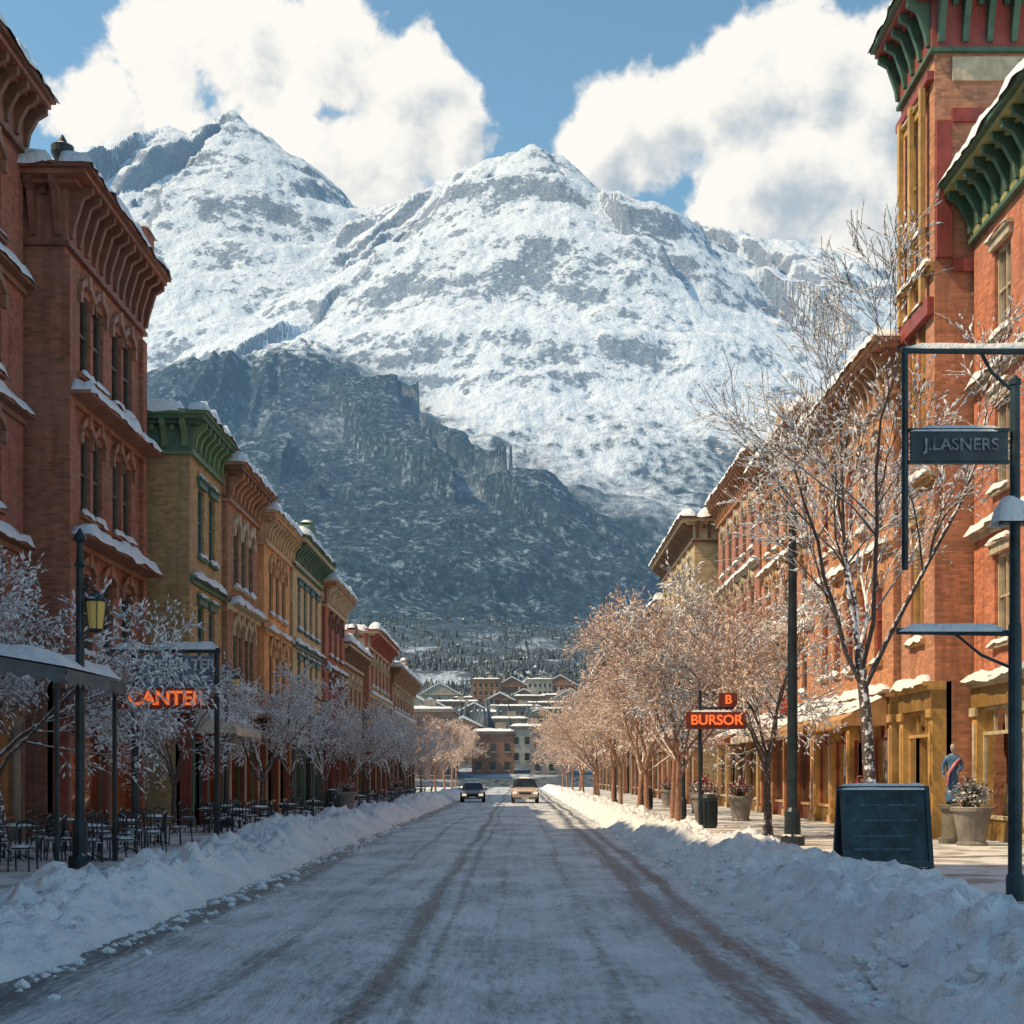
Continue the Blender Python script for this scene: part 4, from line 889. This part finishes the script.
# ------------------------------------------------------------ cars
def car(name,loc,rz,paint,kind):
    mb=MB()
    if kind=='sedan':
        L=4.6; st=[(-2.3,.62,.40,.62,.66),(-2.15,.80,.28,.68,.74),(-1.1,.88,.22,.86,.92),(-.45,.89,.22,.90,1.40),(.2,.89,.22,.92,1.45),(.95,.89,.22,.92,1.40),(1.65,.87,.24,.92,.98),(2.2,.80,.30,.85,.9),(2.3,.66,.40,.7,.74)]
    else:
        L=4.8; st=[(-2.4,.75,.42,.80,.85),(-2.28,.88,.34,.92,1.0),(-1.3,.95,.30,1.05,1.12),(-.75,.95,.30,1.08,1.74),(.2,.95,.30,1.08,1.80),(1.6,.95,.30,1.08,1.78),(2.15,.94,.32,1.08,1.62),(2.4,.88,.40,1.0,1.08)]
    def ring(s):
        y,w,zb,zl,zt=s; cabin=zt-zl>.3; wr=w*.74 if cabin else w*.86
        return [Vector((-w*.86,y,zb)),Vector((-w,y,zb+.15)),Vector((-w,y,(zb+zl)/2+.05)),Vector((-w*.97,y,zl)),Vector((-wr,y,zt-.05)),Vector((-wr*.8,y,zt)),Vector((wr*.8,y,zt)),Vector((wr,y,zt-.05)),Vector((w*.97,y,zl)),Vector((w,y,(zb+zl)/2+.05)),Vector((w,y,zb+.15)),Vector((w*.86,y,zb))]
    R=[ring(s) for s in st]; k=12
    for i in range(len(R)-1):
        for j in range(k):
            q=[R[i][j],R[i][(j+1)%k],R[i+1][(j+1)%k],R[i+1][j]]
            cabA=st[i][4]-st[i][3]>.3; cabB=st[i+1][4]-st[i+1][3]>.3
            gl=(j in(3,7) and (cabA and cabB)) or (j in(4,5,6,3,7) and (cabA!=cabB))
            mb.add('glass' if gl else 'body',q,[(0,1,2,3)] )
    mb.add('body',R[0],[tuple(range(k))]); mb.add('body',R[-1],[tuple(range(k))[::-1]])
    wr=.33 if kind=='sedan' else .38
    for y in(-L*.31,L*.30):
        for s in(-1,1):
            x=s*(st[3][1]-.1)
            mtube(mb,'tyres',[(x-.12,y,wr),(x+.12,y,wr)],wr,20); mtube(mb,'hubs',[(x+s*.121,y,wr),(x+s*.135,y,wr)],wr*.6,12)
            mtube(mb,'arches',[(x-.02*s,y,wr+.03),(x+s*.105,y,wr+.03)],wr+.06,20)
    yf=st[0][0]; zl=st[0][3]
    for s in(-1,1):
        box(mb,'headlights',WF,s*st[0][1]*.98-.16,s*st[0][1]*.98+.16,yf-.01,yf+.15,zl-.15,zl+.01)
        box(mb,'tail_lights',WF,s*.62-.13,s*.62+.13,L/2-.08,L/2+.02,zl-.02,zl+.14)
        mtube(mb,'mirrors',[(s*.88,-.62,zl+.35),(s*1.06,-.62,zl+.38)],.08,8)
    box(mb,'grille',WF,-.42,.42,yf-.02,yf+.1,zl-.17,zl-.02); box(mb,'bumper',WF,-st[0][1]-.05,st[0][1]+.05,yf-.07,yf+.1,.28,.42); box(mb,'licence_plate',WF,-.25,.25,yf-.085,yf-.071,.31,.41)
    box(mb,'bumper',WF,-.8,.8,L/2-.12,L/2+.06,.3,.46)
    snowcap(mb,WF,-.5,.5,st[4][0]-.4,st[5][0],st[4][4]-.02,.07,.2)
    p,ntt,b=new_mat('car_paint_'+kind); b.inputs['Base Color'].default_value=(*paint,1); b.inputs['Roughness'].default_value=.35; b.inputs['Coat Weight'].default_value=.5
    dk=surf('tyre_rubber',(.02,.02,.02),.9)
    e=mb.build(name,dict(body=p,glass=surf('car_glass',(.02,.025,.03),.08),tyres=dk,arches=dk,hubs=surf('hub',(.3,.3,.3),.3,.8),headlights=emis('headlight',(1,.9,.7),.8),tail_lights=surf('tail',(.4,.02,.02),.3),mirrors=p,grille=dk,bumper=surf('bumper',(.12,.12,.12),.5),licence_plate=M_WHITE,snow=M_SNOW),('snow',),loc); e.rotation_euler=(0,0,rz); return e
car('car',(PX(473,104),104,.01),0.02,(.16,.12,.10),'sedan')
car('suv',(PX(525,101),101,.01),0,(.60,.45,.36),'suv')
# ------------------------------------------------------------ world
SAZ=math.radians(101); SEL=math.radians(50)
SD=Vector((-math.sin(SAZ)*math.cos(SEL),math.cos(SAZ)*math.cos(SEL),math.sin(SEL)))
w=bpy.data.worlds.new('World'); scene.world=w; w.use_nodes=True; nt=NT(w.node_tree); w.node_tree.nodes.clear()
w.cycles.sampling_method='NONE'
sky=nt.n('ShaderNodeTexSky',sky_type='NISHITA'); sky.sun_disc=False; sky.sun_elevation=SEL; sky.sun_rotation=-SAZ; sky.altitude=200; sky.air_density=1.0; sky.dust_density=.6; sky.ozone_density=1.0
tc=nt.n('ShaderNodeTexCoord').outputs['Generated']; dirv=nt.vm('NORMALIZE',tc)
blobs=[(110,115,70),(165,85,72),(240,55,90),(320,75,98),(400,100,82),(455,135,56),(300,150,130),(180,160,110),
 (598,158,50),(655,135,76),(735,100,84),(815,70,84),(770,185,128),(890,110,98),(880,220,120)]
def dens(off,det):
    d=nt.vm('ADD',dirv,off); v=-1.0
    for (x,y,r) in blobs:
        c=Vector(((x-VX)/F,1,(VY-y)/F)).normalized()
        q=nt.m('MULTIPLY_ADD',nt.vm('DISTANCE',d,tuple(c)),-1/(r/F*.95),1.0)
        v=nt.m('SMOOTH_MAX',v,q,.12)
    n1=nt.noise(d,15,det,.58,.15)
    return nt.m('ADD',v,nt.m('MULTIPLY_ADD',n1,2.4,-1.28))
d1=dens((0,0,0),8); d2=dens((-.012,0,.014),5)
dz=nt.sep(dirv); gen=nt.m('ADD',nt.m('MULTIPLY_ADD',nt.noise(nt.vm('MULTIPLY',dirv,(1,1,2.2)),2.2,4,.6),6,-3.5),nt.ss(dz[1],.80,.6,-3,0))
al=nt.m('MAXIMUM',nt.ss(d1,.0,.28),nt.ss(gen,0,.6))
rel=nt.m('SUBTRACT',d1,d2)
lum=nt.m('ADD',nt.m('MULTIPLY',rel,1.15),nt.ss(d1,.05,1.4,.95,.34),clamp=True)
cc=nt.mix(nt.ss(lum,.05,.98),(.44,.53,.61),(1.0,.97,.91))
b1=nt.n('ShaderNodeBackground'); nt.l(nt.vm('MULTIPLY',sky.outputs[0],(1.0,1.24,1.12)),b1.inputs[0]); b1.inputs[1].default_value=.15
b2=nt.n('ShaderNodeBackground'); nt.l(cc,b2.inputs[0]); b2.inputs[1].default_value=1.0
mx=nt.n('ShaderNodeMixShader'); nt.l(al,mx.inputs[0]); nt.l(b1.outputs[0],mx.inputs[1]); nt.l(b2.outputs[0],mx.inputs[2])
wo=nt.n('ShaderNodeOutputWorld'); nt.l(mx.outputs[0],wo.inputs[0])
sl=bpy.data.lights.new('sun','SUN'); sl.energy=5.0; sl.angle=math.radians(.5); sl.color=(1,.75,.45)
so=bpy.data.objects.new('sun',sl); COL.objects.link(so); so.rotation_euler=SD.to_track_quat('Z','Y').to_euler()
# ------------------------------------------------------------ camera
cam=bpy.data.cameras.new('camera'); cam.sensor_width=36; cam.lens=F/1024*36; cam.shift_x=-(VX-512)/1024; cam.shift_y=(VY-512)/1024; cam.clip_end=20000; cam.clip_start=.1
co=bpy.data.objects.new('camera',cam); COL.objects.link(co); co.location=(0,0,HC); co.rotation_euler=(math.pi/2,0,0); scene.camera=co
scene.view_settings.view_transform='Standard'; scene.view_settings.look='None'; scene.view_settings.exposure=0
